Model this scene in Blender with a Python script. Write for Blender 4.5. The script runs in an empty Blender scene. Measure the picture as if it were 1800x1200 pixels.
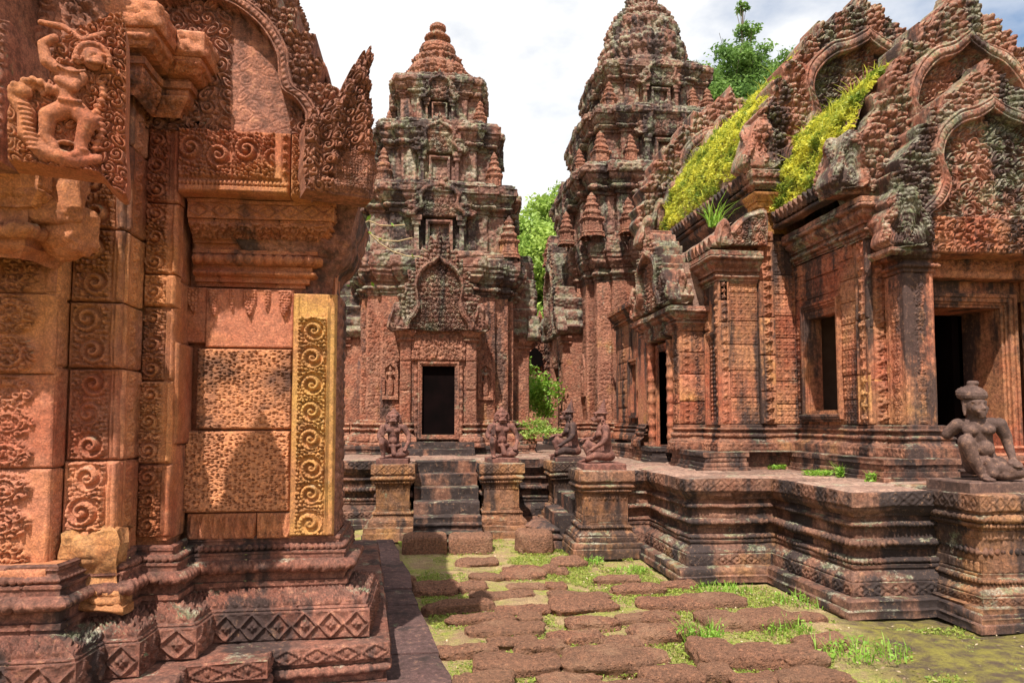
import bpy, bmesh, math, random
import numpy as np
from mathutils import Vector, Matrix
random.seed(7); RNG = np.random.default_rng(7)
PI = math.pi
scene = bpy.context.scene
COL = scene.collection

# ------------------------------------------------------------------ camera, sky, sun, exposure
EYE = 1.53; YAW = math.radians(6.9); PITCH = math.radians(3.5); FPX = 1200.0; SHIFT = 66.6
cam_d = bpy.data.cameras.new('camera'); cam = bpy.data.objects.new('camera', cam_d); COL.objects.link(cam)
cam.location = (0, 0, EYE); cam.rotation_euler = (PI/2 + PITCH, 0, -YAW)
cam_d.sensor_width = 36; cam_d.lens = 24; cam_d.sensor_fit = 'HORIZONTAL'; cam_d.shift_y = SHIFT/1800
cam_d.clip_end = 2000; cam_d.clip_start = 0.05
scene.camera = cam
SUN_AZ = math.radians(23); SUN_EL = math.radians(58)
w = bpy.data.worlds.new('World'); scene.world = w; w.use_nodes = True
nt = w.node_tree; nt.nodes.clear()
def wn(t, **k):
    n = nt.nodes.new(t)
    for a, b in k.items(): setattr(n, a, b)
    return n
sky = wn('ShaderNodeTexSky', sky_type='NISHITA', sun_disc=False, sun_elevation=SUN_EL, sun_rotation=PI+SUN_AZ, air_density=1.2, dust_density=1.5)
tc = wn('ShaderNodeTexCoord'); mp = wn('ShaderNodeMapping'); mp.inputs['Scale'].default_value = (1, 1, 1.9)
nz = wn('ShaderNodeTexNoise'); nz.inputs['Scale'].default_value = 3.1; nz.inputs['Detail'].default_value = 7; nz.inputs['Roughness'].default_value = .55
dt = wn('ShaderNodeVectorMath', operation='DOT_PRODUCT'); dt.inputs[1].default_value = (0.545, 0.665, 0.51)
mr = wn('ShaderNodeMapRange'); mr.inputs['From Min'].default_value = .88; mr.inputs['From Max'].default_value = 1.0; mr.inputs['To Min'].default_value = .0; mr.inputs['To Max'].default_value = -.40
ad = wn('ShaderNodeMath', operation='ADD'); cr = wn('ShaderNodeMapRange'); cr.inputs['From Min'].default_value = .10; cr.inputs['From Max'].default_value = .34
sc = wn('ShaderNodeVectorMath', operation='SCALE'); sc.inputs['Scale'].default_value = 1.75
mx = wn('ShaderNodeMix', data_type='RGBA'); mx.inputs['B'].default_value = (9.8, 9.9, 10.0, 1)
nz2 = wn('ShaderNodeTexNoise'); nz2.inputs['Scale'].default_value = 1.7; nz2.inputs['Detail'].default_value = 6
cl = wn('ShaderNodeMix', data_type='RGBA'); cl.inputs['A'].default_value = (8.9, 9.1, 9.4, 1); cl.inputs['B'].default_value = (11.0, 11.0, 11.0, 1)
cm = wn('ShaderNodeMapRange'); cm.inputs['From Min'].default_value = .38; cm.inputs['From Max'].default_value = .55
bg = wn('ShaderNodeBackground'); bg.inputs['Strength'].default_value = .065
wo = wn('ShaderNodeOutputWorld'); L = nt.links.new
L(tc.outputs['Generated'], mp.inputs['Vector']); L(mp.outputs[0], nz.inputs['Vector']); L(mp.outputs[0], nz2.inputs['Vector'])
L(tc.outputs['Generated'], dt.inputs[0]); L(dt.outputs['Value'], mr.inputs['Value'])
L(nz.outputs['Fac'], ad.inputs[0]); L(mr.outputs[0], ad.inputs[1]); L(ad.outputs[0], cr.inputs['Value'])
L(nz2.outputs['Fac'], cm.inputs['Value']); L(cm.outputs[0], cl.inputs['Factor'])
L(cr.outputs[0], mx.inputs['Factor']); L(sky.outputs[0], sc.inputs[0]); L(sc.outputs[0], mx.inputs['A']); L(cl.outputs['Result'], mx.inputs['B'])
L(mx.outputs['Result'], bg.inputs['Color']); L(bg.outputs[0], wo.inputs['Surface'])
sd = bpy.data.lights.new('sun', 'SUN'); so = bpy.data.objects.new('sun', sd); COL.objects.link(so)
sd.energy = 5.0; sd.angle = math.radians(.6); sd.color = (1, .94, .84)
sv = Vector((-math.sin(SUN_AZ)*math.cos(SUN_EL), -math.cos(SUN_AZ)*math.cos(SUN_EL), math.sin(SUN_EL)))
so.rotation_euler = sv.to_track_quat('Z', 'Y').to_euler()
scene.view_settings.view_transform = 'Standard'; scene.view_settings.look = 'None'
scene.view_settings.exposure = .63; scene.view_settings.gamma = 1

# ------------------------------------------------------------------ materials
def mat(name):
    m = bpy.data.materials.new(name); m.use_nodes = True
    t = m.node_tree; t.nodes.clear()
    o = t.nodes.new('ShaderNodeOutputMaterial'); b = t.nodes.new('ShaderNodeBsdfPrincipled')
    t.links.new(b.outputs[0], o.inputs['Surface'])
    return m, t, b
class NB:
    def __init__(s, t): s.t = t
    def n(s, ty, **k):
        x = s.t.nodes.new(ty)
        for a, b in k.items(): setattr(x, a, b)
        return x
    def pos(s, scale=(1, 1, 1), off=(0, 0, 0)):
        g = s.n('ShaderNodeNewGeometry'); m = s.n('ShaderNodeMapping'); s.t.links.new(g.outputs['Position'], m.inputs[0])
        m.inputs['Scale'].default_value = scale; m.inputs['Location'].default_value = off; return m.outputs[0]
    def noise(s, vec, scale, det=4, rough=.55, dist=0):
        x = s.n('ShaderNodeTexNoise'); s.t.links.new(vec, x.inputs['Vector'])
        x.inputs['Scale'].default_value = scale; x.inputs['Detail'].default_value = det; x.inputs['Roughness'].default_value = rough; x.inputs['Distortion'].default_value = dist
        return x.outputs['Fac']
    def rng(s, v, a, b, c=0, d=1, smooth=False):
        x = s.n('ShaderNodeMapRange'); 
        if smooth: x.interpolation_type = 'SMOOTHSTEP'
        s.t.links.new(v, x.inputs['Value'])
        for k, q in zip(('From Min', 'From Max', 'To Min', 'To Max'), (a, b, c, d)): x.inputs[k].default_value = q
        return x.outputs[0]
    def m(s, op, a, b):
        x = s.n('ShaderNodeMath', operation=op)
        for i, v in enumerate((a, b)):
            if isinstance(v, (int, float)): x.inputs[i].default_value = v
            else: s.t.links.new(v, x.inputs[i])
        return x.outputs[0]
    def mix(s, f, a, b, bt='MIX'):
        x = s.n('ShaderNodeMix', data_type='RGBA', blend_type=bt)
        for k, v in (('Factor', f), ('A', a), ('B', b)):
            if isinstance(v, (int, float)): x.inputs[k].default_value = v
            elif isinstance(v, tuple): x.inputs[k].default_value = (*v, 1) if len(v) == 3 else v
            else: s.t.links.new(v, x.inputs[k])
        return x.outputs['Result']
    def bump(s, h, dist, b, strength=1.0, prev=None):
        x = s.n('ShaderNodeBump'); x.inputs['Distance'].default_value = dist; x.inputs['Strength'].default_value = strength
        s.t.links.new(h, x.inputs['Height'])
        if prev is not None: s.t.links.new(prev, x.inputs['Normal'])
        return x.outputs[0]
def sandstone(name, c1, c2, c3, black=.3, lichen=.3, yellow=.15, top=.5, bumpd=.0055, blockvar=.55, carve=0, grime=1.0, sat=1.03):
    m, t, b = mat(name); B = NB(t); P = B.pos()
    big = B.noise(P, 1.1, 5, .6); mid = B.noise(P, 5.5, 6, .65); fine = B.noise(P, 60, 5, .7)
    at = B.n('ShaderNodeAttribute'); at.attribute_name = 'tone'; tone = at.outputs['Fac']
    c = B.mix(B.rng(big, .36, .64, smooth=True), c1, c2)
    c = B.mix(B.rng(mid, .42, .72), c, c3)
    c = B.mix(B.m('MULTIPLY', B.rng(tone, .35, .95), blockvar), c, B.mix(B.rng(big, .4, .6), c3, c2))
    yl = B.m('MULTIPLY', B.rng(B.m('ADD', B.noise(B.pos(off=(31, 7, 3)), 1.6, 4, .5), B.m('MULTIPLY', tone, .16)), .70, .84, smooth=True), min(1, yellow*2.5))
    c = B.mix(yl, c, (.60, .32, .10))
    geo = B.n('ShaderNodeNewGeometry'); sx = B.n('ShaderNodeSeparateXYZ'); t.links.new(geo.outputs['Normal'], sx.inputs[0])
    upf = B.rng(sx.outputs['Z'], .2, .9, smooth=True)
    # dark water streaks and black lichen
    st = B.noise(B.pos((2.6, 2.6, .42), (5, 2, 9)), 1.0, 6, .62)
    bl = B.rng(B.m('ADD', st, B.m('MULTIPLY', B.noise(P, 14, 4, .7), .16)), .78-.34*black, .90-.34*black, smooth=True)
    bl = B.m('MAXIMUM', B.m('MULTIPLY', bl, min(1.0, .55+black*.5)), B.m('MULTIPLY', B.m('MULTIPLY', upf, B.rng(mid, .35, .6)), top))
    c = B.mix(bl, c, (.035, .029, .031))
    li = B.noise(B.pos(off=(3, 17, 1)), 3.4, 7, .72)
    lf = B.rng(B.m('ADD', li, B.m('MULTIPLY', upf, .10)), .70-.24*lichen, .77-.24*lichen, smooth=True)
    lf = B.m('MULTIPLY', lf, B.rng(fine, .35, .6))
    c = B.mix(B.m('MULTIPLY', lf, .88), c, B.mix(B.rng(B.noise(P, 9, 3), .4, .6), (.26, .31, .17), (.50, .49, .38)))
    gr2 = B.noise(B.pos(off=(8, 1, 5)), 22, 9, .78); sp = B.noise(B.pos(off=(1, 6, 2)), 110, 3, .6)
    c = B.mix(B.rng(gr2, .40, .56, .62*grime, 0), c, (.035, .021, .016))
    c = B.mix(B.rng(sp, .42, .60, .38, 0), c, (.05, .03, .025))
    c = B.mix(B.rng(gr2, .56, .70, 0, .42), c, (.70, .38, .21))
    hs = B.n('ShaderNodeHueSaturation'); hs.inputs['Saturation'].default_value = sat
    hs.inputs['Hue'].default_value = .5; t.links.new(c, hs.inputs['Color'])
    v = B.rng(tone, 0, 1, .78, 1.18); t.links.new(v, hs.inputs['Value'])
    t.links.new(hs.outputs[0], b.inputs['Base Color'])
    b.inputs['Roughness'].default_value = .82; b.inputs['Specular IOR Level'].default_value = .25
    n1 = B.bump(mid, bumpd*4, b, .6)
    n2 = B.bump(gr2, bumpd*2.6, b, .8, n1); n2 = B.bump(sp, bumpd*.6, b, .7, n2)
    if carve:
        vo = B.n('ShaderNodeTexVoronoi'); vo.feature = 'F1'; vo.inputs['Scale'].default_value = carve; t.links.new(B.pos(), vo.inputs['Vector'])
        n2 = B.bump(B.rng(vo.outputs['Distance'], 0, .7, 1, 0), .35/carve, b, .7, n2)
    t.links.new(n2, b.inputs['Normal'])
    return m
RED = (.50, .135, .073); PINK = (.58, .235, .145); ORA = (.60, .245, .10); DRED = (.27, .10, .075); OCH = (.70, .42, .13)
M = {}
M['near'] = sandstone('carved_red_sandstone', RED, ORA, PINK, black=.42, lichen=.18, yellow=.10, top=.25, grime=.55, blockvar=.85)
M['nearbase'] = sandstone('weathered_shade_toned_base', (.34, .12, .08), (.28, .115, .085), (.38, .18, .13), black=.68, lichen=.2, yellow=.03, top=.55)  # black patina, strengthened to paint in the shadow at the foot too
M['neartop'] = sandstone('mossy_upper_sandstone', (.40, .16, .10), (.33, .15, .11), PINK, black=.42, lichen=.42, yellow=.06, top=.5)
M['ochre'] = sandstone('yellow_sandstone', (.72, .40, .13), (.60, .27, .10), (.58, .25, .12), black=.34, lichen=.05, yellow=.05, top=.1, blockvar=.1, grime=.7)
M['ochrebase'] = sandstone('orange_broken_sandstone', (.62, .30, .10), (.50, .19, .085), (.60, .34, .15), black=.3, lichen=.05, yellow=.1, top=.2, grime=.8)
M['dark'] = sandstone('dark_terrace_sandstone', (.30, .125, .08), (.17, .085, .062), (.42, .22, .15), black=.84, lichen=.34, yellow=.14, top=.5)
M['pave'] = sandstone('dark_paving_sandstone', (.17, .09, .085), (.13, .075, .075), (.23, .13, .12), black=.5, lichen=.05, yellow=0, top=.35)
M['flat'] = sandstone('worn_slab_sandstone', (.42, .25, .19), (.36, .20, .15), (.50, .34, .27), black=.3, lichen=.2, yellow=.02, top=.2)
M['hall'] = sandstone('hall_sandstone', RED, (.56, .26, .13), PINK, black=.74, lichen=.16, yellow=.22, top=.4)
M['hallbase'] = sandstone('hall_base_sandstone', (.40, .145, .085), (.22, .10, .07), (.50, .24, .15), black=.74, lichen=.25, yellow=.15, top=.5)
M['halltop'] = sandstone('lichen_gable_sandstone', (.42, .145, .09), (.36, .15, .10), (.56, .30, .22), black=.68, lichen=.84, yellow=.07, top=.35)
M['tower'] = sandstone('tower_sandstone', (.42, .145, .085), (.36, .15, .10), (.52, .26, .17), black=.5, lichen=.42, yellow=.16, top=.5, carve=26)
M['towertop'] = sandstone('tower_lichen_sandstone', (.30, .115, .08), (.22, .105, .085), (.42, .25, .18), black=.70, lichen=.82, yellow=.06, top=.5, carve=13)
M['statue'] = sandstone('statue_sandstone', (.15, .085, .070), (.10, .062, .054), (.21, .125, .10), black=.34, lichen=.02, yellow=0, top=.12, bumpd=.002, blockvar=.1)
M['statuered'] = sandstone('statue_rose_sandstone', (.25, .10, .078), (.14, .066, .06), (.34, .155, .12), black=.55, lichen=.02, yellow=0, top=.12, bumpd=.002, blockvar=.1)
def laterite(name, c1, c2, stain=.0, bd=.02, dk=.8):
    m, t, b = mat(name); B = NB(t); P = B.pos()
    n = B.noise(P, 7, 6, .7); f = B.noise(P, 38, 7, .8)
    vo = B.n('ShaderNodeTexVoronoi'); vo.inputs['Scale'].default_value = 38; vo.inputs['Randomness'].default_value = 1; t.links.new(B.pos((1, 1, 1.4)), vo.inputs['Vector'])
    pore = B.rng(vo.outputs['Distance'], .12, .42)
    at = B.n('ShaderNodeAttribute'); at.attribute_name = 'tone'
    c = B.mix(B.rng(n, .35, .65), c1, c2); c = B.mix(B.rng(f, .50, .66), c, (c1[0]*2.0, c1[1]*1.9, c1[2]*1.7)); c = B.mix(B.rng(f, .34, .46, dk, 0), c, (.045, .026, .022))
    c = B.mix(B.m('MULTIPLY', at.outputs['Fac'], .5), c, (c2[0]*1.3, c2[1]*1.5, c2[2]*1.4))
    c = B.mix(B.rng(B.noise(B.pos(off=(6, 3, 1)), 2.6, 6, .7), .52, .68, 0, .7 if stain == 0 else .0), c, (.46, .27, .17))
    s = B.rng(B.noise(B.pos(off=(2.2, 0, 1.1)), 1.5, 4, .6), .6-stain, .75-stain, 0, .85 if stain else .3, smooth=True)
    c = B.mix(s, c, (.05, .035, .035)); t.links.new(c, b.inputs['Base Color']); b.inputs['Roughness'].default_value = .95; b.inputs['Specular IOR Level'].default_value = .15
    n1 = B.bump(f, bd*1.6, b, 1.0); t.links.new(B.bump(pore, bd*.6, b, 1.0, n1), b.inputs['Normal'])
    return m
M['lat'] = laterite('laterite_wall', (.56, .235, .115), (.42, .165, .09), .08, .008, .25)
M['latstone'] = laterite('laterite_paving', (.33, .155, .10), (.22, .11, .075), 0, .032)
def simple(name, c, r=.9, c2=None, sc=6):
    m, t, b = mat(name); B = NB(t)
    if c2: t.links.new(B.mix(B.rng(B.noise(B.pos(), sc, 4), .35, .65), c, c2), b.inputs['Base Color'])
    else: b.inputs['Base Color'].default_value = (*c, 1)
    b.inputs['Roughness'].default_value = r; return m
M['shadeblack'] = simple('painted_interior_shade', (.004, .003, .003), 1.0, (.007, .004, .004), 3)  # near-black colour that paints the shade inside openings
M['shadeblack'].node_tree.nodes['Principled BSDF'].inputs['Specular IOR Level'].default_value = 0
M['inner'] = simple('shade_toned_room_stone', (.16, .085, .06), .95, (.24, .14, .10), 3)  # stone colour darkened to stand for the room's shade
M['bark'] = simple('bark', (.16, .12, .09), .9, (.09, .07, .05), 12)
def leafmat(name, a, b2, tr=.45):
    m, t, b = mat(name); B = NB(t)
    at = B.n('ShaderNodeAttribute'); at.attribute_name = 'tone'
    c = B.mix(at.outputs['Fac'], a, b2)
    t.links.new(c, b.inputs['Base Color']); b.inputs['Roughness'].default_value = .6
    tl = B.n('ShaderNodeBsdfTranslucent'); t.links.new(c, tl.inputs['Color'])
    mxs = B.n('ShaderNodeMixShader'); mxs.inputs[0].default_value = tr
    out = [n for n in t.nodes if n.type == 'OUTPUT_MATERIAL'][0]
    t.links.new(b.outputs[0], mxs.inputs[1]); t.links.new(tl.outputs[0], mxs.inputs[2]); t.links.new(mxs.outputs[0], out.inputs['Surface'])
    return m
M['leaf'] = leafmat('tree_leaves', (.10, .20, .05), (.24, .38, .09))
M['leafbright'] = leafmat('bright_green_leaves', (.20, .34, .06), (.46, .58, .13))  # lighter, yellower green than the other leaves
M['leafdark'] = leafmat('dark_leaves', (.04, .09, .03), (.10, .17, .05))
M['roofgrass'] = leafmat('roof_plants', (.16, .24, .03), (.74, .70, .10))
M['grass'] = leafmat('court_grass', (.16, .25, .03), (.42, .46, .09))
M['tuft'] = leafmat('fresh_grass', (.16, .34, .03), (.34, .52, .07))
def groundmat():
    m, t, b = mat('court_soil'); B = NB(t); P = B.pos()
    n = B.noise(P, 1.3, 6, .6); g = B.noise(B.pos(off=(4, 9, 0)), 2.2, 7, .68); f = B.noise(P, 45, 5, .75)
    h = B.noise(B.pos(off=(1, 2, 0)), 9, 8, .75); pb = B.noise(P, 120, 3, .6)
    c = B.mix(B.rng(n, .35, .65), (.76, .54, .26), (.60, .37, .18))
    c = B.mix(B.rng(h, .40, .60), B.mix(.55, c, (.22, .11, .06)), c)
    c = B.mix(B.rng(pb, .40, .62), B.mix(.4, c, (.08, .05, .035)), B.mix(.25, c, (.75, .55, .38)))
    gm = B.m('MULTIPLY', B.rng(g, .42, .56), B.rng(h, .38, .56))
    c = B.mix(gm, c, B.mix(B.rng(f, .4, .6), (.22, .27, .04), (.50, .48, .10)))
    # dark damp mossy soil towards the near right corner of the court
    sx = B.n('ShaderNodeSeparateXYZ'); t.links.new(B.pos(), sx.inputs[0])
    q = B.m('ADD', B.m('SUBTRACT', sx.outputs['X'], B.m('MULTIPLY', sx.outputs['Y'], .42)), B.m('MULTIPLY', B.noise(P, 3, 5, .6), .9))
    dm = B.rng(q, 1.35, 1.75, smooth=True)
    c = B.mix(dm, c, B.mix(B.rng(B.noise(P, 8, 6, .7), .4, .62), (.13, .085, .05), (.32, .27, .05)))
    far = B.rng(sx.outputs['Y'], 12, 14, smooth=True)
    c = B.mix(far, c, (.12, .14, .05))
    t.links.new(c, b.inputs['Base Color']); b.inputs['Roughness'].default_value = .95
    t.links.new(B.bump(f, .03, b, 1, B.bump(h, .06, b, .9)), b.inputs['Normal']); return m
M['ground'] = groundmat()

# ------------------------------------------------------------------ numpy noise
def _h(i, j, k, seed):
    n = (i.astype(np.int64)*374761393 + j.astype(np.int64)*668265263 + k.astype(np.int64)*2147483647 + seed*974634777) & 0x7fffffff
    n = ((n ^ (n >> 13))*1274126177) & 0x7fffffff
    n = (n ^ (n >> 16)) & 0xffff
    return n/65535.0
def vnoise(P, scale, seed=0):
    Q = P*scale; I = np.floor(Q); F = Q-I; F = F*F*(3-2*F); i, j, k = I[..., 0], I[..., 1], I[..., 2]
    r = 0
    for a in (0, 1):
        for b in (0, 1):
            for c in (0, 1):
                wgt = (F[..., 0] if a else 1-F[..., 0])*(F[..., 1] if b else 1-F[..., 1])*(F[..., 2] if c else 1-F[..., 2])
                r = r + wgt*_h(i+a, j+b, k+c, seed)
    return r
def fbm(P, scale, oct=3, seed=0):
    r = 0; a = .5; s = 0
    for o in range(oct): r = r + a*vnoise(P, scale*2**o, seed+o); s += a; a *= .5
    return r/s
def worley(x, y, c, seed=0):
    X = x/c; Y = y/c; ix = np.floor(X); iy = np.floor(Y)
    f1 = np.full(X.shape, 9.); f2 = np.full(X.shape, 9.); dx = np.zeros_like(X); dy = np.zeros_like(X); hid = np.zeros_like(X)
    for a in (-1, 0, 1):
        for b in (-1, 0, 1):
            cx, cy = ix+a, iy+b; z = np.zeros_like(cx)
            px = cx+.2+.6*_h(cx, cy, z, seed); py = cy+.2+.6*_h(cx, cy, z, seed+5)
            ex, ey = X-px, Y-py; d = np.sqrt(ex*ex+ey*ey)
            near = d < f1
            f2 = np.where(near, f1, np.minimum(f2, d)); dx = np.where(near, ex, dx); dy = np.where(near, ey, dy)
            hid = np.where(near, _h(cx, cy, z, seed+9), hid); f1 = np.where(near, d, f1)
    return f1, f2, dx, dy, hid
def smooth01(x): x = np.clip(x, 0, 1); return x*x*(3-2*x)
# ------------------------------------------------------------------ ornament height functions (s along, t up, L length, H height) -> 0..1
def fitp(p, Lh): return Lh/max(1, round(Lh/p))
def o_beads(p=.03):
    def f(s, t, L, H):
        q = fitp(p, L); u = (s/q) % 1-.5; v = t/H-.5
        return np.sqrt(np.clip(1-(u/.46)**2-(v/.52)**2, 0, 1))
    return f
def o_dent(p=.02):
    def f(s, t, L, H): q = fitp(p, L); return smooth01((np.abs((s/q) % 1-.5)-.16)*8)*smooth01(4*(.5-np.abs(t/H-.5))*2)
    return f
def o_diamond(p=.16):
    def f(s, t, L, H):
        q = fitp(p, L); u = np.abs((s/q) % 1-.5)*2; v = np.abs(t/H-.5)*2
        d = u+v; e = np.clip(1-np.abs(d-.92)/.13, 0, 1)
        r = np.sqrt((u*q/2)**2+(v*H/2)**2)/(min(q, H)*.5); th = np.arctan2(v, u)
        fl = np.clip(1-(r/.42)**2, 0, 1)*(.65+.35*np.cos(4*th)); 
        u2 = 1-u; v2 = 1-v; r2 = np.sqrt((u2*q/2)**2+(v2*H/2)**2)/(min(q, H)*.5)
        fl2 = np.clip(1-(r2/.5)**2, 0, 1)*(.6+.4*np.cos(9*r2))
        fr = np.where(v > .9, .9, 0)
        return np.maximum.reduce([e, fl, fl2*.8, fr])
    return f
def o_petals(p=.09, up=True):
    def f(s, t, L, H):
        q = fitp(p, L); u = np.abs((s/q) % 1-.5)*2; v = t/H if up else 1-t/H
        wd = np.sqrt(np.clip(1-v**2.2, 0, 1))*.93
        ins = wd-u; h = np.clip(ins/.18, 0, 1); h = h-.55*np.clip(1-np.abs(ins-.28)/.1, 0, 1)*(ins > 0)
        u3 = np.abs(((s/q)+.5) % 1-.5)*2; ins2 = np.sqrt(np.clip(1-v**2.2, 0, 1))*.5-u3
        return np.maximum(h, np.clip(ins2/.2, 0, 1)*.6)
    return f
def o_curls(c=.09, seed=1, turns=1.7):
    def f(s, t, L, H):
        wx = s+.16*c*np.sin(t/c*3.1+seed); wy = t+.16*c*np.sin(s/c*2.7)
        f1, f2, dx, dy, hid = worley(wx, wy, c, seed)
        r = f1; sg = np.where(hid > .5, 1, -1); th = np.arctan2(dy, dx)
        ph = r*turns*1.9-sg*th/(2*PI)+hid
        rid = .5+.5*np.cos(2*PI*ph); edge = np.clip((f2-f1)/.16, 0, 1)
        core = np.clip(1-(r/.16)**2, 0, 1)
        g1, g2, _, _, _ = worley(wx, wy, c*.36, seed+3)
        leaf = np.clip(1-g1*1.2, 0, 1)*np.clip((g2-g1)/.3, 0, 1)
        rr = smooth01((r-.5)/.2)
        return np.maximum((rid**.7*.8+.15)*(1-rr)+leaf*rr*.75, core)*edge
    return f
def o_rosettes(c=.06, seed=2):
    def f(s, t, L, H):
        g1, g2, dx, dy, hid = worley(s, t, c, seed); th = np.arctan2(dy, dx); r = g1/(.60+.10*np.cos(5*th+hid*9))
        dome = np.sqrt(np.clip(1-r*r, 0, 1)); return np.clip(dome-.5*np.clip(1-np.abs(r-.5)/.14, 0, 1), 0, 1)*np.clip((g2-g1)/.2, 0, 1)
    return f
def o_leaves(c=.04, seed=2):
    def f(s, t, L, H):
        g1, g2, _, _, _ = worley(s+.3*t, t*.8, c, seed); return np.clip(1.1-g1*1.3, 0, 1)*np.clip((g2-g1)/.25, 0, 1)
    return f
def o_scroll(P=.17, side=1, seed=0, alt=True, fill=.35):
    """vertical stack of spiral volutes, each of its own size and phase, with buds and leaflets around them"""
    def f(s, t, L, H):
        n = max(1, round(H/P)); p = H/n; k = np.floor(t/p); v = t-(k+.5)*p; hk = _h(k, k*0+seed, k*0, 12); h2 = _h(k, k*0+seed, k*0, 19)
        sg = np.where(k % 2 == 0, 1., -1.)*side if alt else side*np.ones_like(k)
        u = s-L/2-sg*L*.06*(.4+1.2*h2); v = v+(hk-.5)*p*.08
        R = .455*min(L, p)*(.86+.18*hk); r = np.sqrt(u*u+v*v); th = np.arctan2(v, u*sg)
        ph = r/(R/(1.5+.35*h2))-th/(2*PI)+.15+.25*hk
        rid = np.clip(.5+.66*np.cos(2*PI*ph), 0, 1)*(1-.30*r/R)*(1-.22*(np.cos(th*17+hk*9) > .3)*(r > .55*R))
        core = np.clip(1-(r/(R*.26))**2, 0, 1)*(.7+.3*np.cos(5*th)); 
        ins = 1-smooth01((r/R-1)/.08)
        g1, g2, dx, dy, hid = worley(s+.15*t, t, min(L, p)*.15, seed)
        leaf = np.clip(1.1-g1*1.35, 0, 1)*np.clip((g2-g1)/.22, 0, 1)*smooth01((r/R-1.02)/.06)*(.7+.5*hid)
        stem = np.clip(1-np.abs(np.abs(v)/p*2-.98+.35*np.abs(u)/L)/.09, 0, 1)*.7
        return np.maximum.reduce([rid*ins, core, leaf*(.5+fill), stem*(1-ins)])
    return f
def o_flowers(p=.09):
    def f(s, t, L, H):
        q = fitp(p, H); v = ((t/q) % 1-.5)*q; u = s-L/2; r = np.sqrt(u*u+v*v)/(.5*min(L*.95, q)); th = np.arctan2(v, u)
        fl = np.clip(1.1-(r/(.78+.22*np.cos(5*th)))**2, 0, 1)-.5*np.clip(1-np.abs(r-.42)/.1, 0, 1)
        g = np.clip(1-np.abs(np.abs(v)/q-.5)/.1, 0, 1)*np.clip(1-np.abs(u)/(L*.3), 0, 1)
        return np.clip(np.maximum(fl, g*.7), 0, 1)
    return f
def o_tiles(p=.075):
    def f(s, t, L, H):
        q = fitp(p, L); z = fitp(p, H); u = ((s/q) % 1-.5)*2; v = ((t/z) % 1-.5)*2
        r = np.sqrt(u*u+v*v); th = np.arctan2(v, u); sq = np.maximum(np.abs(u), np.abs(v))
        fl = np.clip(1-(r/(.55+.25*np.cos(4*th)))**2, 0, 1); fr = np.clip(1-np.abs(sq-.82)/.10, 0, 1)
        return np.maximum(fl, fr*.75)
    return f
def o_arcs(p=.1):     # hanging garlands
    def f(s, t, L, H):
        q = fitp(p, L); u = np.abs((s/q) % 1-.5)*2; v = 1-t/H
        d = (1-v)-(u**2*.75+.1); a = np.clip(1-np.abs(d)/.12, 0, 1)
        pend = np.clip(1-u/.35, 0, 1)*np.clip(1-np.abs(t/H-.45)/.4, 0, 1)
        return np.maximum(a, pend)
    return f
def o_pend(p=.22):    # row of pointed flower pendants hanging from the top edge
    def f(s, t, L, H):
        q = fitp(p, L); x = s/q; k = np.floor(x); u = np.abs(x % 1-.5)*2; v = 1-t/H
        big = (k % 2 == 0); ln = np.where(big, .95, .8)
        wd = np.where(big, .8, .42)*np.clip(1-(v/ln)**2.5, 0, 1)**.8; ins = (wd-u)
        g1, g2, _, _, _ = worley(s, t, q*.16, 4)
        return np.clip(ins/.1, 0, 1)*(.35+.65*np.clip(1.1-g1*1.3, 0, 1)*np.clip((g2-g1)/.25, 0, 1))
    return f
def o_fret(cols):
    """cols: list of (width fraction, ornament or None, scale) laid side by side across s"""
    def f(s, t, L, H):
        out = np.zeros_like(s); a = 0
        for wf, o, sc_ in cols:
            b = a+wf; mk = (s >= a*L) & (s < b*L+1e-6)
            if o is None: h = np.full_like(s, sc_)
            else: h = o(np.clip(s-a*L, 0, wf*L), t, wf*L, H)*sc_
            out = np.where(mk, h, out); a = b
        return out
    return f
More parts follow.
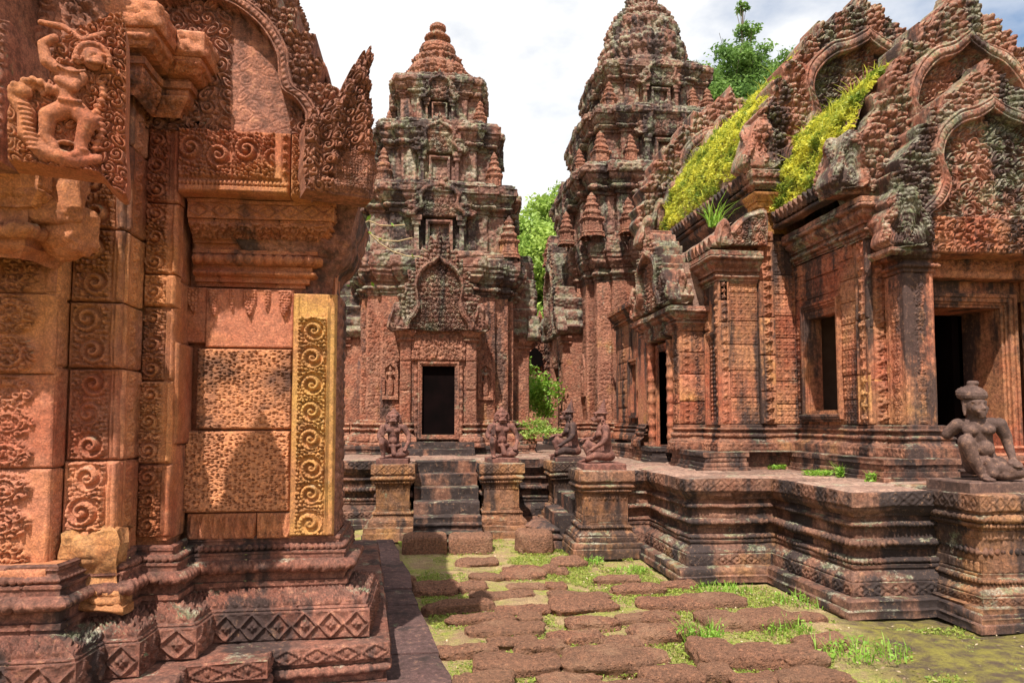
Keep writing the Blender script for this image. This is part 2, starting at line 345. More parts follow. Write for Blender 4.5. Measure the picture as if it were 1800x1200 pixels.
# ------------------------------------------------------------------ mesh accumulator
class MB:
    def __init__(s): s.v = []; s.f = []; s.t = []; s.n = 0; s.tri = []
    def grid(s, P, tone=None, flip=False, closed=False):
        nv, nu = P.shape[:2]; idx = np.arange(nv*nu).reshape(nv, nu)+s.n
        if closed: idx = np.concatenate([idx, idx[:, :1]], 1)
        q = np.stack([idx[:-1, :-1], idx[:-1, 1:], idx[1:, 1:], idx[1:, :-1]], -1).reshape(-1, 4)
        if flip: q = q[:, ::-1]
        s.v.append(P.reshape(-1, 3)); s.f.append(q); s.n += nv*nu
        s.t.append(np.full(nv*nu, .5) if tone is None else np.broadcast_to(tone, (nv, nu)).reshape(-1).astype(float))
    def quad(s, a, b, c, d, tone=.5):
        s.v.append(np.array([a, b, c, d], float)); s.f.append(np.arange(4)[None]+s.n); s.t.append(np.full(4, tone)); s.n += 4
    def raw(s, V, Q, tone=.5):
        V = np.asarray(V, float); Q = np.asarray(Q)
        s.v.append(V); s.f.append(Q+s.n); s.t.append(np.broadcast_to(tone, (len(V),)).astype(float)); s.n += len(V)
    def box(s, x0, x1, y0, y1, z0, z1, tone=.5, R=None, o=(0, 0, 0)):
        c = np.array([(x, y, z) for z in (z0, z1) for y in (y0, y1) for x in (x0, x1)], float)
        if R is not None: c = c @ np.array(R).T
        c = c+np.array(o)
        for q in ((0, 2, 3, 1), (4, 5, 7, 6), (0, 1, 5, 4), (1, 3, 7, 5), (3, 2, 6, 7), (2, 0, 4, 6)): s.quad(*[c[i] for i in q], tone=tone)
    def build(s, name, m, parent=None, smooth=True, warp=0, wscale=3.0):
        V = np.concatenate(s.v); Q = np.concatenate(s.f); T = np.concatenate(s.t)
        if warp:
            V = V+(np.stack([fbm(V, wscale, 2, 11), fbm(V, wscale, 2, 23), fbm(V, wscale, 2, 37)], -1)-.5)*2*warp
        me = bpy.data.meshes.new(name); nq = len(Q)
        org = np.array(parent.location if parent is not None else (0, 0, 0)); ob_loc = (0, 0, 0)
        me.vertices.add(len(V)); me.vertices.foreach_set('co', (V-org).astype(np.float32).ravel())
        me.loops.add(nq*4); me.loops.foreach_set('vertex_index', Q.astype(np.int32).ravel())
        me.polygons.add(nq); me.polygons.foreach_set('loop_start', np.arange(0, nq*4, 4, dtype=np.int32)); 
        me.polygons.foreach_set('loop_total', np.full(nq, 4, dtype=np.int32))
        if smooth: me.polygons.foreach_set('use_smooth', np.ones(nq, dtype=bool))
        me.update(calc_edges=True)
        a = me.attributes.new('tone', 'FLOAT', 'POINT'); a.data.foreach_set('value', T.astype(np.float32))
        me.materials.append(m); ob = bpy.data.objects.new(name, me); COL.objects.link(ob)
        if parent is not None: ob.parent = parent
        return ob
def tag(o, label=None, cat=None, group=None, kind=None):
    if label: o['label'] = label
    if cat: o['category'] = cat
    if group: o['group'] = group
    if kind: o['kind'] = kind
    return o
def thing(name, loc, label, cat, group=None):
    o = bpy.data.objects.new(name, None); COL.objects.link(o); o.location = loc; o.empty_display_size = .2
    return tag(o, label, cat, group)
CAM = np.array([0, 0, EYE])
def at(px, py, Y=None, X=None, Z=None):
    """a point of the place seen at a survey pixel of the 1800x1200 photograph, on the plane Y=, X= or Z="""
    fw = np.array([math.sin(YAW)*math.cos(PITCH), math.cos(YAW)*math.cos(PITCH), math.sin(PITCH)]); rt = np.array([math.cos(YAW), -math.sin(YAW), 0]); up = np.cross(rt, fw)
    d = fw+rt*((px-900)/FPX)-up*((py-600-SHIFT)/FPX)
    if Y is not None: k = Y/d[1]
    elif X is not None: k = X/d[0]
    else: k = (Z-EYE)/d[2]
    return CAM+d*k
# ------------------------------------------------------------------ mouldings along a plan
def seg_pts(kind, h, d, res):
    """profile piece rising h and moving d outwards -> arrays (off, z)"""
    ln = math.hypot(h, d); 
    if kind in 'tsc': ln *= 1.3
    n = max(1, int(math.ceil(ln/res)))
    if kind in 'tsc': n = max(n, 4)
    u = np.linspace(0, 1, n+1)
    if kind == 't': b = np.sin(u*PI)*min(abs(h)*.5, .5*abs(h)); return d*u+b, h*u
    if kind == 's': b = -np.sin(u*PI)*abs(h)*.35; return d*u+b, h*u
    if kind == 'c': return d*smooth01(u), h*u
    return d*u, h*u
def jointing(s, zz, course, Lb, seed, gw):
    k = np.floor(zz/course+seed*.37); j = _h(k, k*0+seed, k*0, 3)
    x = s/Lb+j*1.0; b = np.floor(x); fr = x-b; jit = .25*_h(b, k, k*0, seed+4)
    b2 = np.where(fr < jit, b-1, b)
    d = np.abs(fr-jit)*Lb; 
    tone = _h(b2, k, k*0, seed+8)
    return np.clip(1-d/gw, 0, 1), tone
def mould(mb, plan, prof, z0, off0=0, res=.02, closed=True, seed=0, Lb=.55, back=6, bumpy=.0, joint=.006, vis=None, cap=None, facecut=-.12, warpblk=.004):
    P = [np.array(p, float) for p in plan]; n = len(P)
    ne = n if closed else n-1
    dirs = []
    for i in range(ne):
        d = P[(i+1) % n]-P[i]; dirs.append(d/np.linalg.norm(d))
    nor = [np.array([d[1], -d[0]]) for d in dirs]
    mit = []
    for i in range(n):
        if closed: a, b = nor[(i-1) % n], nor[i]
        else: a, b = nor[max(0, i-1)], nor[min(i, ne-1)]
        mm = a+b; l2 = mm@mm; mit.append(mm*2/l2 if l2 > .01 else a)
    for i in range(ne):
        A, Bp = P[i], P[(i+1) % n]; mA, mB = mit[i], mit[(i+1) % n]; Ln = float(np.linalg.norm(Bp-A))
        mid = (A+Bp)/2; tc_ = CAM[:2]-mid; tc_ = tc_/np.linalg.norm(tc_)
        fine = (nor[i]@tc_ > facecut) if vis is None else vis(i)
        off = off0; z = z0; rs = res if fine else res*back
        for si, sg in enumerate(prof):
            kind, h, d = sg[0], sg[1], sg[2]; orn = sg[3] if len(sg) > 3 else None; dep = sg[4] if len(sg) > 4 else 0
            r2 = rs if (orn or not fine) else rs*1.6
            do, dz = seg_pts(kind, h, d, r2)
            lm = Ln+0
            nu = max(1, int(math.ceil(lm/r2))); u = np.linspace(0, 1, nu+1)
            o = (off+do)[:, None]; zc = (z+dz)[:, None]+0*u[None]
            pa = A[None, None]+mA[None, None]*o[..., None]; pb = Bp[None, None]+mB[None, None]*o[..., None]
            xy = pa*(1-u)[None, :, None]+pb*u[None, :, None]
            G = np.concatenate([xy, zc[..., None]], -1)
            tone = .5
            if fine:
                gd = np.gradient(G, axis=0) if G.shape[0] > 1 else G*0
                gs = (pb-pa)/np.maximum(np.linalg.norm(pb-pa, axis=-1, keepdims=True), 1e-6); gs = np.concatenate([gs, gs[..., :1]*0], -1)
                N = np.cross(np.broadcast_to(gs, G.shape), gd); nl = np.linalg.norm(N, axis=-1, keepdims=True); N = N/np.maximum(nl, 1e-9)
                lens = np.linalg.norm(pb[:, 0]-pa[:, 0], axis=-1)[:, None]
                S = (u[None, :]*lens); arc = np.concatenate([[0], np.cumsum(np.hypot(np.diff(do), np.diff(dz)))]); T_ = arc[:, None]+0*S; H = max(arc[-1], 1e-6)
                disp = np.zeros(S.shape)
                zj = np.full(S.shape, z+h*.5)
                jt, tone = jointing(S+i*1.7, zj, .19, Lb, seed+i, max(joint, r2*.6))
                if orn is not None:
                    fade = smooth01(np.minimum(T_, H-T_)/(.12*H)) if H > .03 else 1
                    e = min(.015, Ln*.08)+r2; fs = smooth01(np.minimum(S, lens-S)/e)
                    disp += orn(S, T_, Ln, H)*dep*1.5*fade*fs*(.25+.75*smooth01((fbm(G, 2.3, 2, 61)-.34)*7))
                disp -= jt*.009*smooth01(np.minimum(S, lens-S)/(r2*1.5))*(1 if fine else 0)
                disp += (tone-.5)*warpblk*smooth01(np.minimum(S, lens-S)/(r2*1.5))*smooth01(np.minimum(T_, H-T_)/(r2*1.0+1e-6))
                if bumpy: disp += (fbm(G, 9, 3, seed+3)-.5)*bumpy*2*smooth01(np.minimum(S, lens-S)/(r2*2))*smooth01(np.minimum(T_, H-T_)/(r2*1.5+1e-6))
                G = G+N*disp[..., None]
            mb.grid(G, tone)
            off += d; z += h
    if cap is not None:   # flat lid / ledge fill: fan to centroid
        ring = np.array([[*(P[i]+mit[i]*off), z] for i in range(n)]); c = ring.mean(0)
        for i in range(n): 
            a, b = ring[i], ring[(i+1) % n]; mb.quad(a, b, c, c*.5+(a*.5+c*.5)*.5, .5) if False else mb.raw([a, b, c, (a+c)/2], [[0, 1, 2, 3]])
    return off, z
def redent(cx, cy, a, steps):
    """square of half side a with symmetrical projections; steps=[(halfwidth, out)...] widest first"""
    q = []   # walk the -Y face from left to right, local coords
    xs = [(-a, -a)]
    for wd, o in steps: xs += [(-wd, xs[-1][1]), (-wd, -a-o)]
    face = xs+[(-x, y) for x, y in reversed(xs)]
    out = []
    for k in range(4):
        c, s = [(1, 0), (0, 1), (-1, 0), (0, -1)][k]
        for x, y in face[:-1]: out.append((cx+x*c-y*s, cy+x*s+y*c))
    return out
# ------------------------------------------------------------------ blocks, panels, fans, lathes
def block(mb, o, ex, n, W, H, depth, hf=None, hd=.02, res=.01, tone=.5, bumpy=.003, border=0, jag=0, seed=0):
    """carved stone: front grid at o (lower left), ex right, n outward normal, z up; sides run back by depth"""
    o = np.array(o, float); ex = np.array(ex, float); n = np.array(n, float); ez = np.array([0, 0, 1.])
    nu = max(2, int(W/res)); nv = max(2, int(H/res)); s = np.linspace(0, W, nu+1)[None]+np.zeros((nv+1, 1)); t = np.linspace(0, H, nv+1)[:, None]+np.zeros((1, nu+1))
    s2 = s; t2 = t
    if jag: 
        q = np.stack([s*0+seed, t, s*0], -1); jj = (fbm(q, 9, 2, seed)-.5)*jag; s2 = s+jj*(s/W)**3
    G = o+ex*s2[..., None]+ez*t2[..., None]
    ed = np.minimum(np.minimum(s, W-s), np.minimum(t, H-t))
    d = -.008*(1-smooth01(ed/max(.006, res*1.05)))
    if hf is not None:
        d = d+hf(np.clip(s-border, 0, W-2*border), t, W-2*border, H)*hd*1.4*(.62+.38*smooth01((fbm(G, 3.1, 2, 66)-.33)*8))*smooth01((ed-.2*res)/.010)*((s >= border) & (s <= W-border))
    if bumpy: d = d+(fbm(G, 8, 3, 5+seed)-.5)*2*bumpy
    G = G+n*d[..., None]
    mb.grid(G, tone)
    bk = -n*depth
    for e, fl in ((G[0], True), (G[-1], False)):
        mb.grid(np.stack([e, e+bk]), tone, flip=fl is False and False or (not fl))
    for e, fl in ((G[:, 0], False), (G[:, -1], True)):
        mb.grid(np.stack([e, e+bk]), tone, flip=not fl)
def fan(mb, o, ex, n, outline, ctr, hf, res=.02, thick=.15, tone=.5, ez=(0, 0, 1), tilt=0.0):
    """plate bounded by outline [(x,z)...] (left foot over the top to right foot), front relief hf(x,z,rho,tt)"""
    o = np.array(o, float); ex = np.array(ex, float); n = np.array(n, float); ez = np.array(ez, float)
    Op = np.array(outline, float)
    if ctr[1] > .02: Op = np.concatenate([Op, Op[:1]])
    seg = np.linalg.norm(np.diff(Op, axis=0), axis=1); cum = np.concatenate([[0], np.cumsum(seg)]); Lt = cum[-1]
    nu = max(8, int(Lt/res)); tt = np.linspace(0, 1, nu+1); ox = np.interp(tt*Lt, cum, Op[:, 0]); oz = np.interp(tt*Lt, cum, Op[:, 1])
    R = np.hypot(ox-ctr[0], oz-ctr[1]).max(); nv = max(4, int(R/res)); rho = np.linspace(.02, 1, nv+1)
    X = ctr[0]+(ox-ctr[0])[None]*rho[:, None]; Zz = ctr[1]+(oz-ctr[1])[None]*rho[:, None]
    h = hf(X, Zz, rho[:, None]+0*X, tt[None]+0*X)
    G = o+ex*X[..., None]+ez*Zz[..., None]; 
    G = G+n*(h+tilt*Zz)[..., None]
    tn = tone if not callable(tone) else tone(X, Zz)
    mb.grid(G, tn, flip=False)
    Bk = o+ex*X[::4][..., None]+ez*Zz[::4][..., None]-n*thick; Bk = Bk+n*(tilt*Zz[::4])[..., None]
    E1 = G[-1]; E2 = o+ex*X[-1][..., None]+ez*Zz[-1][..., None]-n*thick+n*(tilt*Zz[-1])[..., None]
    mb.grid(np.stack([E1, E2]), .5, flip=False); 
    mb.grid(np.concatenate([Bk, E2[None]]), .5, flip=True)
def mirror(pts): return [(-x, z) for x, z in pts]+[(x, z) for x, z in reversed(pts)]
def catmull(pts, k=6):
    p = np.array(pts, float); out = []
    for i in range(len(p)-1):
        a, b, c, d = p[max(0, i-1)], p[i], p[i+1], p[min(len(p)-1, i+2)]
        for j in range(k):
            t = j/k; out.append(.5*((2*b)+(-a+c)*t+(2*a-5*b+4*c-d)*t*t+(-a+3*b-3*c+d)*t**3))
    out.append(p[-1]); return np.array(out)
INNER = [(.66, .0), (.64, .08), (.50, .16), (.43, .26), (.47, .36), (.50, .45), (.44, .56), (.30, .65), (.14, .69), (.0, .75)]  # lobed arch, right half as fraction of W, H
OUTER = [(.98, .0), (1.0, .14), (.90, .22), (.86, .36), (.74, .44), (.68, .58), (.54, .65), (.46, .78), (.30, .84), (.18, .94), (0, 1.02)]
STEP = [(1.0, 0), (1.03, .16), (.98, .19), (.96, .34), (.88, .37), (.85, .49), (.75, .53), (.72, .63), (.61, .67), (.57, .76), (.45, .80), (.41, .87), (.27, .91), (.22, .97), (.10, 1.0), (0, 1.08)]
def gable(mb, o, ex, n, W, H, res=.02, thick=.25, dep=.05, leaf=11, curl=.13, seed=1, outer=None, inner=None, tilt=0.0, tymp=None, fw=.12):
    """Khmer pediment: carved tympanum inside a lobed naga-body frame with a fringe of leaves"""
    oc = catmull([(x*W, z*H) for x, z in mirror(outer or OUTER)], 10)
    if outer is STEP:
        p_ = np.array([(x*W, z*H) for x, z in mirror(STEP)]); q_ = np.linspace(0, len(p_)-1, 300); oc = .65*np.stack([np.interp(q_, range(len(p_)), p_[:, 0]), np.interp(q_, range(len(p_)), p_[:, 1])], 1)+.35*np.stack([np.interp(np.linspace(0, len(oc)-1, 300), range(len(oc)), oc[:, k]) for k in (0, 1)], 1)
    # pointed leaf fringe on the outline
    seg = np.linalg.norm(np.diff(oc, axis=0), axis=1); cum = np.concatenate([[0], np.cumsum(seg)]); tt = cum/cum[-1]
    kk = np.abs((tt*(2*leaf-1)) % 1-.5)*2; c = np.array([0, .0]); v = oc-c
    oc = c+v*(1+((.05 if outer is STEP else .12)*(1-kk**1.1)-.04))[:, None]
    ic = catmull([(x*W, z*H) for x, z in mirror(inner or INNER)], 8); ctr = (0, .04*H)
    ia = np.arctan2(ic[:, 1]-ctr[1], ic[:, 0]-ctr[0]); ir = np.hypot(ic[:, 0], ic[:, 1]-ctr[1]); od = np.argsort(ia); ia, ir = ia[od], ir[od]
    cf = o_curls(curl, seed); lf = o_rosettes(max(curl*.62, res*5), seed+5)
    def hf(X, Zz, rho, t):
        a = np.arctan2(Zz-ctr[1], X); r = np.hypot(X, Zz-ctr[1]); fr = np.interp(a, ia, ir); q = (r-fr)/(W*fw)
        tym = (tymp(X, Zz) if tymp else cf(X+9, Zz+9, 1, 1)*1.0+.7*lf(X+9, Zz+9, 1, 1))*dep*1.0-dep*.9
        fram = dep*1.2*np.sqrt(np.clip(1-((q-.5)/.62)**2, 0, 1))+dep*1.5-.55*dep*np.clip(1-np.abs(np.abs(q-.5)-.27)/.09, 0, 1)
        fram = fram+.12*dep*np.cos(t*620)*(np.abs(q-.5) < .16)
        lv = dep*(.55+1.25*lf(X+3, Zz+5, 1, 1)+.4*fbm(np.stack([X, Zz, X*0], -1), 5, 2, 3)+.5*np.cos((t*(2*leaf-1)-.0)*2*PI)*np.clip((rho-.5)*2.5, 0, 1))
        h = np.where(q < 0, tym, np.where(q < 1, fram, lv))
        return h*np.where(rho > .985, .4, 1)
    fan(mb, o, ex, n, oc, ctr, hf, res, thick, tilt=tilt, tone=lambda X, Z_: .5+.35*np.sin(X*7+Z_*3))
def naga(mb, o, ex, n, W, H, res=.015, thick=.12, heads=5, lean=.25, dep=.045, tilt=0.1):
    """multi headed naga antefix: fan of reared heads under a pointed hood"""
    ang = np.linspace(PI*1.02, -.02*PI, 60); pts = []
    for a in ang:
        r = 1+.10*abs(math.cos((PI-a)/PI*heads*PI)); e = 1+.55*max(0, math.sin(a))**6
        pts.append((W*.5*math.cos(a)*r+lean*W*max(0, math.sin(a)), .16*H+H*.60*max(-.2, math.sin(a))*r*e))
    pts = [(-.32*W, 0)]+pts+[(.32*W, 0)]
    def hf(X, Zz, rho, t):
        rid = np.abs(np.sin(t*heads*PI)); 
        head = np.clip(1-((rho-.80)/.12)**2, 0, 1)*rid
        neck = rid**.8*np.clip(rho*1.5, 0, 1)
        sc_ = .12*np.cos(rho*60)*(rho < .68)+.55*o_leaves(W*.085)(X+1, Zz+2, 1, 1)*(rho > .72)+.25*o_curls(W*.22, 5)(X+1, Zz, 1, 1)*(rho < .35)
        return dep*(neck*.9+head*.9+sc_)*np.where(rho > .98, .3, 1)+dep*.5*(rho < .3)
    fan(mb, o, ex, n, pts, (0, .1*H), hf, res, thick, tilt=tilt)
def lathe(mb, c, prof, n=20, tone=.5, square=0, rot=0, flute=0, nf=8):
    c = np.array(c, float); a = np.linspace(0, 2*PI, n, endpoint=False)+rot; pr = np.array(prof, float)
    rr = pr[:, 0][:, None]*np.ones(n)[None]
    if flute: rr = rr*(1+flute*np.abs(np.sin(a*nf/2))[None])
    G = np.stack([c[0]+rr*np.cos(a), c[1]+rr*np.sin(a), c[2]+pr[:, 1][:, None]+0*rr], -1)
    mb.grid(G, tone, closed=True)
def carved_lathe(mb, c, prof, n, dep, cell, seed=0):
    pr = np.array(prof, float); L_ = np.concatenate([[0], np.cumsum(np.hypot(np.diff(pr[:, 0]), np.diff(pr[:, 1])))]); m_ = max(8, int(L_[-1]/cell*5))
    u = np.linspace(0, L_[-1], m_); R = np.interp(u, L_, pr[:, 0]); Z_ = np.interp(u, L_, pr[:, 1]); a = np.linspace(0, 2*PI, n, endpoint=False)
    A, U = np.meshgrid(a, u); RR = R[:, None]+0*A; k = pr[:, 0].max(); pet = np.abs(np.sin(A*10)); lf = o_leaves(cell, seed)(A*k, U, 1, 1)
    RR = RR+dep*(lf*1.2+.6*pet-.6)*(RR > .12*k); mb.grid(np.stack([c[0]+RR*np.cos(A), c[1]+RR*np.sin(A), c[2]+Z_[:, None]+0*RR], -1), closed=True)
def ring_prof(h, r, n=7, bulge=.25):
    n = int(n*1.5); bulge *= .75
    """turned shaft: groups of rings between plain drums"""
    p = []; 
    for i in range(n):
        z = h*i/n; d = h/n
        for u, k in ((0, 1+bulge*.5), (.05, 1+bulge), (.10, 1+bulge*.3), (.14, 1.02+bulge*.5), (.18, 1), (.5, .96), (.82, 1), (.86, 1.02+bulge*.5), (.9, 1+bulge*.3), (.95, 1+bulge), (.999, 1+bulge*.5)): p.append((r*k, z+d*u))
    return p
def frame(mb, o, ex, n, W, H, prof, res=.02, bottom=True):
    """moulded door or window frame; prof = [(width outward from opening, height proud)...]"""
    o = np.array(o, float); ex = np.array(ex, float); n = np.array(n, float); ez = np.array([0, 0, 1.])
    ring = [(0, 0), (0, H), (W, H), (W, 0)]
    dirs = [(-1, -1 if bottom else 0), (-1, 1), (1, 1), (1, -1 if bottom else 0)]
    idx = [0, 1, 2, 3]+([0] if bottom else [])
    for k in range(len(idx)-1):
        i, j = idx[k], idx[k+1]
        rows = []
        m_ = max(2, int((H if k in (0, 2) else W)/.06))
        for wd, pr in prof:
            a = np.array([ring[i][0]+dirs[i][0]*wd, ring[i][1]+dirs[i][1]*wd]); b = np.array([ring[j][0]+dirs[j][0]*wd, ring[j][1]+dirs[j][1]*wd])
            u = np.linspace(0, 1, m_)[:, None]; q = a*(1-u)+b*u
            rows.append(o+ex*q[:, :1]+ez*q[:, 1:]+n*pr)
        for r in range(len(rows)-1): mb.grid(np.stack([rows[r], rows[r+1]]), .5, flip=False)

# ================================================================== SETTING: ground, pavement
def build_ground():
    xs = np.concatenate([[-600, -120, -30, -8, -2.5], np.linspace(-1.2, 6, 300), [9, 14, 40, 150, 600]])
    ys = np.concatenate([[-60, -10, 0, 2], np.linspace(3.2, 10.5, 300), [12, 16, 25, 60, 200, 1500]])
    X, Y = np.meshgrid(xs, ys); Z = np.zeros_like(X); P = np.stack([X, Y, Z], -1)
    inn = smooth01((X+1.2)/.5)*smooth01((6-X)/.5)*smooth01((Y-3.2)/.5)*smooth01((10.4-Y)/.4)
    P[..., 2] = ((fbm(P, 1.2, 3, 2)-.5)*.10+(fbm(P, 9, 3, 6)-.5)*.028)*inn - .012
    mb = MB(); mb.grid(P); o = mb.build('ground', M['ground']); o['kind'] = 'structure'
build_ground()
def slab_poly(mb, pts, z0, z1, tone, res=.05, seed=0):
    """rough quadrilateral paving slab"""
    a, b, c, d = [np.array(p, float) for p in pts]
    nu = max(2, int(np.linalg.norm(b-a)/res)); nv = max(2, int(np.linalg.norm(d-a)/res))
    u = np.linspace(0, 1, nu+1)[None, :, None]; v = np.linspace(0, 1, nv+1)[:, None, None]
    g = a*(1-u)*(1-v)+b*u*(1-v)+c*u*v+d*(1-u)*v
    G = np.concatenate([g, np.full(g.shape[:2]+(1,), z1)], -1)
    e = np.minimum(np.minimum(u, 1-u)*np.linalg.norm(b-a), np.minimum(v, 1-v)*np.linalg.norm(d-a))[..., 0]
    G[..., 2] += -.014*(1-smooth01(e/.035))+(fbm(G, 5, 3, seed)-.5)*.022+(fbm(G, 1.3, 2, seed+4)-.5)*.02
    mb.grid(G, tone)
    for E in (G[0], G[-1], G[:, 0], G[:, -1]):
        B = E.copy(); B[..., 2] = z0; mb.grid(np.stack([E, B]), tone)
mb = MB(); r = random.Random(3)
y = 2.4
while y < 8.6:
    y2 = y+r.uniform(.42, .62); ed = lambda yy: .12-(yy-3.9)*.113+.02*math.sin(yy*5)
    if y2 > 8.6: y2 = 8.62
    a, b = -.42-(y-3.9)*.06, -.42-(y2-3.9)*.06
    slab_poly(mb, [(a, y+.008), (ed(y)+r.uniform(-.02, .02), y+.008), (ed(y2)+r.uniform(-.02, .02), y2), (b, y2)], -.05, .085+r.uniform(-.006, .006), r.random(), seed=int(y*10))
    slab_poly(mb, [(-1.6, y+.008), (a-.008, y+.008), (b-.008, y2), (-1.6, y2)], -.05, .10+r.uniform(-.006, .006), r.random(), seed=int(y*11))
    y = y2
pv = mb.build('pavement', M['pave']); pv['kind'] = 'structure'

# ================================================================== LEFT: library building close to the camera
lib = thing('library_building', (-1.6, 4.8, 0), 'orange carved sandstone building filling the left, with a pitted laterite panel and a yellow strip', 'temple')
XA, XB, XC, XD = -1.73, -1.574, -1.394, -.549
YA, YB, YC, YD = 3.46, 3.72, 3.95, 4.20
chain = [(-3.4, YA), (XA, YA), (XA, YB), (XB, YB), (XB, YC), (XC, YC), (XC, YD), (XD, YD), (XD, YD+.3), (XD-.42, YD+.3), (XD-.42, 7.0), (-3.4, 7.0)]
base_prof = [('v', .155, 0, o_diamond(.15), .016), ('l', .004, -.012), ('v', .012, 0, o_beads(.014), .006), ('l', .004, -.01),
             ('c', .072, -.135, o_curls(.055, 3), .022), ('v', .014, 0), ('l', .003, .012), ('v', .026, 0), ('l', .003, -.022), ('v', .052, 0), ('l', .004, .03),
             ('t', .058, 0, o_petals(.055), .012), ('l', .004, -.028), ('v', .026, 0), ('l', .004, .008), ('v', .012, 0), ('l', .004, -.03), ('t', .034, 0, o_beads(.034), .010),
             ('l', .004, -.012), ('v', .018, 0), ('l', .003, .006), ('v', .016, 0), ('l', .01, -.02)]
H0 = .325
mb = MB(); off, zt = mould(mb, chain[:-1], base_prof, H0, off0=.222, res=.0058, closed=False, seed=2, Lb=.62, bumpy=.004, warpblk=.008)
print('LB base top', zt, off)
mb.build('base_mouldings', M['nearbase'], lib, warp=.010, wscale=2.2)
# lower plinth, a little out of line with the wall (settled)
th = math.radians(5.5); c0 = np.array([-.225, 3.93])
def rp(x, y): return (c0[0]+x*math.cos(th)-y*math.sin(th), c0[1]+x*math.sin(th)+y*math.cos(th))
lowchain = [rp(-2.6, -.62), rp(-1.0, -.62), rp(-1.0, -.17), rp(-.62, -.17), rp(-.62, 0), rp(0, 0), rp(0, 3.3)]
mb = MB(); lp = [('v', .02, 0), ('l', .004, -.02), ('v', .04, 0), ('l', .003, .015), ('t', .045, 0, o_petals(.07), .008), ('l', .003, -.01), ('v', .022, 0), ('l', .003, .03), ('v', .085, 0, o_diamond(.17), .012), ('l', .006, -.012), ('l', .002, -.42)]
mould(mb, lowchain, lp, .085, off0=0, res=.008, closed=False, seed=5, Lb=.5, bumpy=.008, warpblk=.012)
mb.build('lower_plinth', M['nearbase'], lib, warp=.006)
EX = (1, 0, 0); NY = (0, -1, 0); EYp = (0, 1, 0); NXp = (1, 0, 0)
# ---- wall core (the outermost pilaster stands back from its base)
YAw, XAw = 3.60, -1.831
mb = MB(); core = [(-3.4, YAw+.03), (XAw-.03, YAw+.03), (XAw-.03, YB+.03), (XB-.03, YB+.03), (XB-.03, YC+.03), (XC-.03, YC+.03), (XC-.03, YD+.05), (XD-.03, YD+.05), (XD-.03, YD+.27), (XD-.45, YD+.27), (XD-.45, 6.9), (-3.4, 6.9)]
mould(mb, core, [('v', 2.35, 0)], .8, res=.03, seed=9, Lb=.5, bumpy=.01, back=3)
mb.build('wall', M['near'], lib)
wl = [.815, 1.35, 1.83, 2.17, 2.62, 3.05, 3.42]; rr = random.Random(11)
def strip(name, x0, x1, y, zs, fn, depth=.08, m='near', border=0, hd=.02, seed=0, res=.0058, jit=.007, ex=EX, n=NY, o0=None, H=None):
    mb = MB()
    for k in range(len(zs)-1):
        dy = rr.uniform(-jit, jit); dx = rr.uniform(-.010, .004); g = .003
        o = (x0, y+dy, zs[k]+g) if o0 is None else (o0[0]+n[0]*dy, o0[1]+dy*n[1], zs[k]+g)
        W = (x1-x0)+dx
        block(mb, o, ex, n, W, zs[k+1]-zs[k]-2*g, depth, fn(k), hd, res, rr.random(), .003, border, jag=.012, seed=seed*7+k)
    return mb.build(name, M[m], lib)
# pilaster A (far left): stacked palmette medallions
def o_medal(seed):
    def f(s, t, L, H):
        n = max(1, round(H/.17)); p = H/n; k = np.floor(t/p); v = (t-(k+.5)*p)/p*2; u = (s-L*.5)/(L*.5)
        au = np.abs(u)*1.35; body = 1.25-(au**1.5*1.0+np.abs(v+.1)**1.9)**.9
        g1, g2, _, _, _ = worley(np.abs(s-L*.5), t, .036, seed); lf = o_curls(.048, seed, 1.2)(np.abs(s-L*.5), t, L, H)
        r = np.hypot(au, v+.1); ring = np.clip(1-np.abs(r-.55)/.1, 0, 1)
        return smooth01(body/.25)*np.maximum(lf*.9, ring)
    return f
sideA = lambda k: o_fret([(.06, None, .4), (.80, o_medal(k), 1), (.14, None, .1)])
strip('pilaster', -2.20, XAw, YAw, [.80, 1.30, 1.76, 2.16, 2.40, 2.62], sideA, hd=.03, seed=1, jit=.012, m='near')
# pilaster B: border, vine scroll, bead border; its return face carries small flowers
strip('pilaster', XAw+.005, XB, YB, [.83, 1.33, 1.80, 2.14, 2.52, 2.98, 3.5], lambda k: o_fret([(.08, None, .3), (.03, None, .0), (.66, o_scroll(.17, 1, k), 1), (.04, None, .0), (.08, o_beads(.014), .4), (.11, None, .35)]), hd=.036, seed=2, jit=.012)
mb = MB()
for k in range(6):
    z0, z1 = [.83, 1.33, 1.80, 2.14, 2.52, 2.98, 3.5][k:k+2]
    block(mb, (XB+rr.uniform(-.004, .004), YB+.01, z0+.003), EYp, NXp, YC-YB-.01, z1-z0-.006, .05, o_fret([(.12, None, .6), (.76, o_flowers(.075), 1), (.12, None, .6)]), .014, .006, rr.random(), .003)
    z0, z1 = [.83, 1.30, 1.80, 2.14, 2.62, 3.05, 3.5][k:k+2]
    block(mb, (XAw+rr.uniform(-.004, .004), YAw+.01, z0+.003), EYp, NXp, YB-YAw-.01, z1-z0-.006, .05, o_fret([(.2, None, .3), (.5, o_leaves(.03), .6), (.3, None, .5)]), .010, .007, rr.random(), .004)
mb.build('side_face', M['near'], lib)
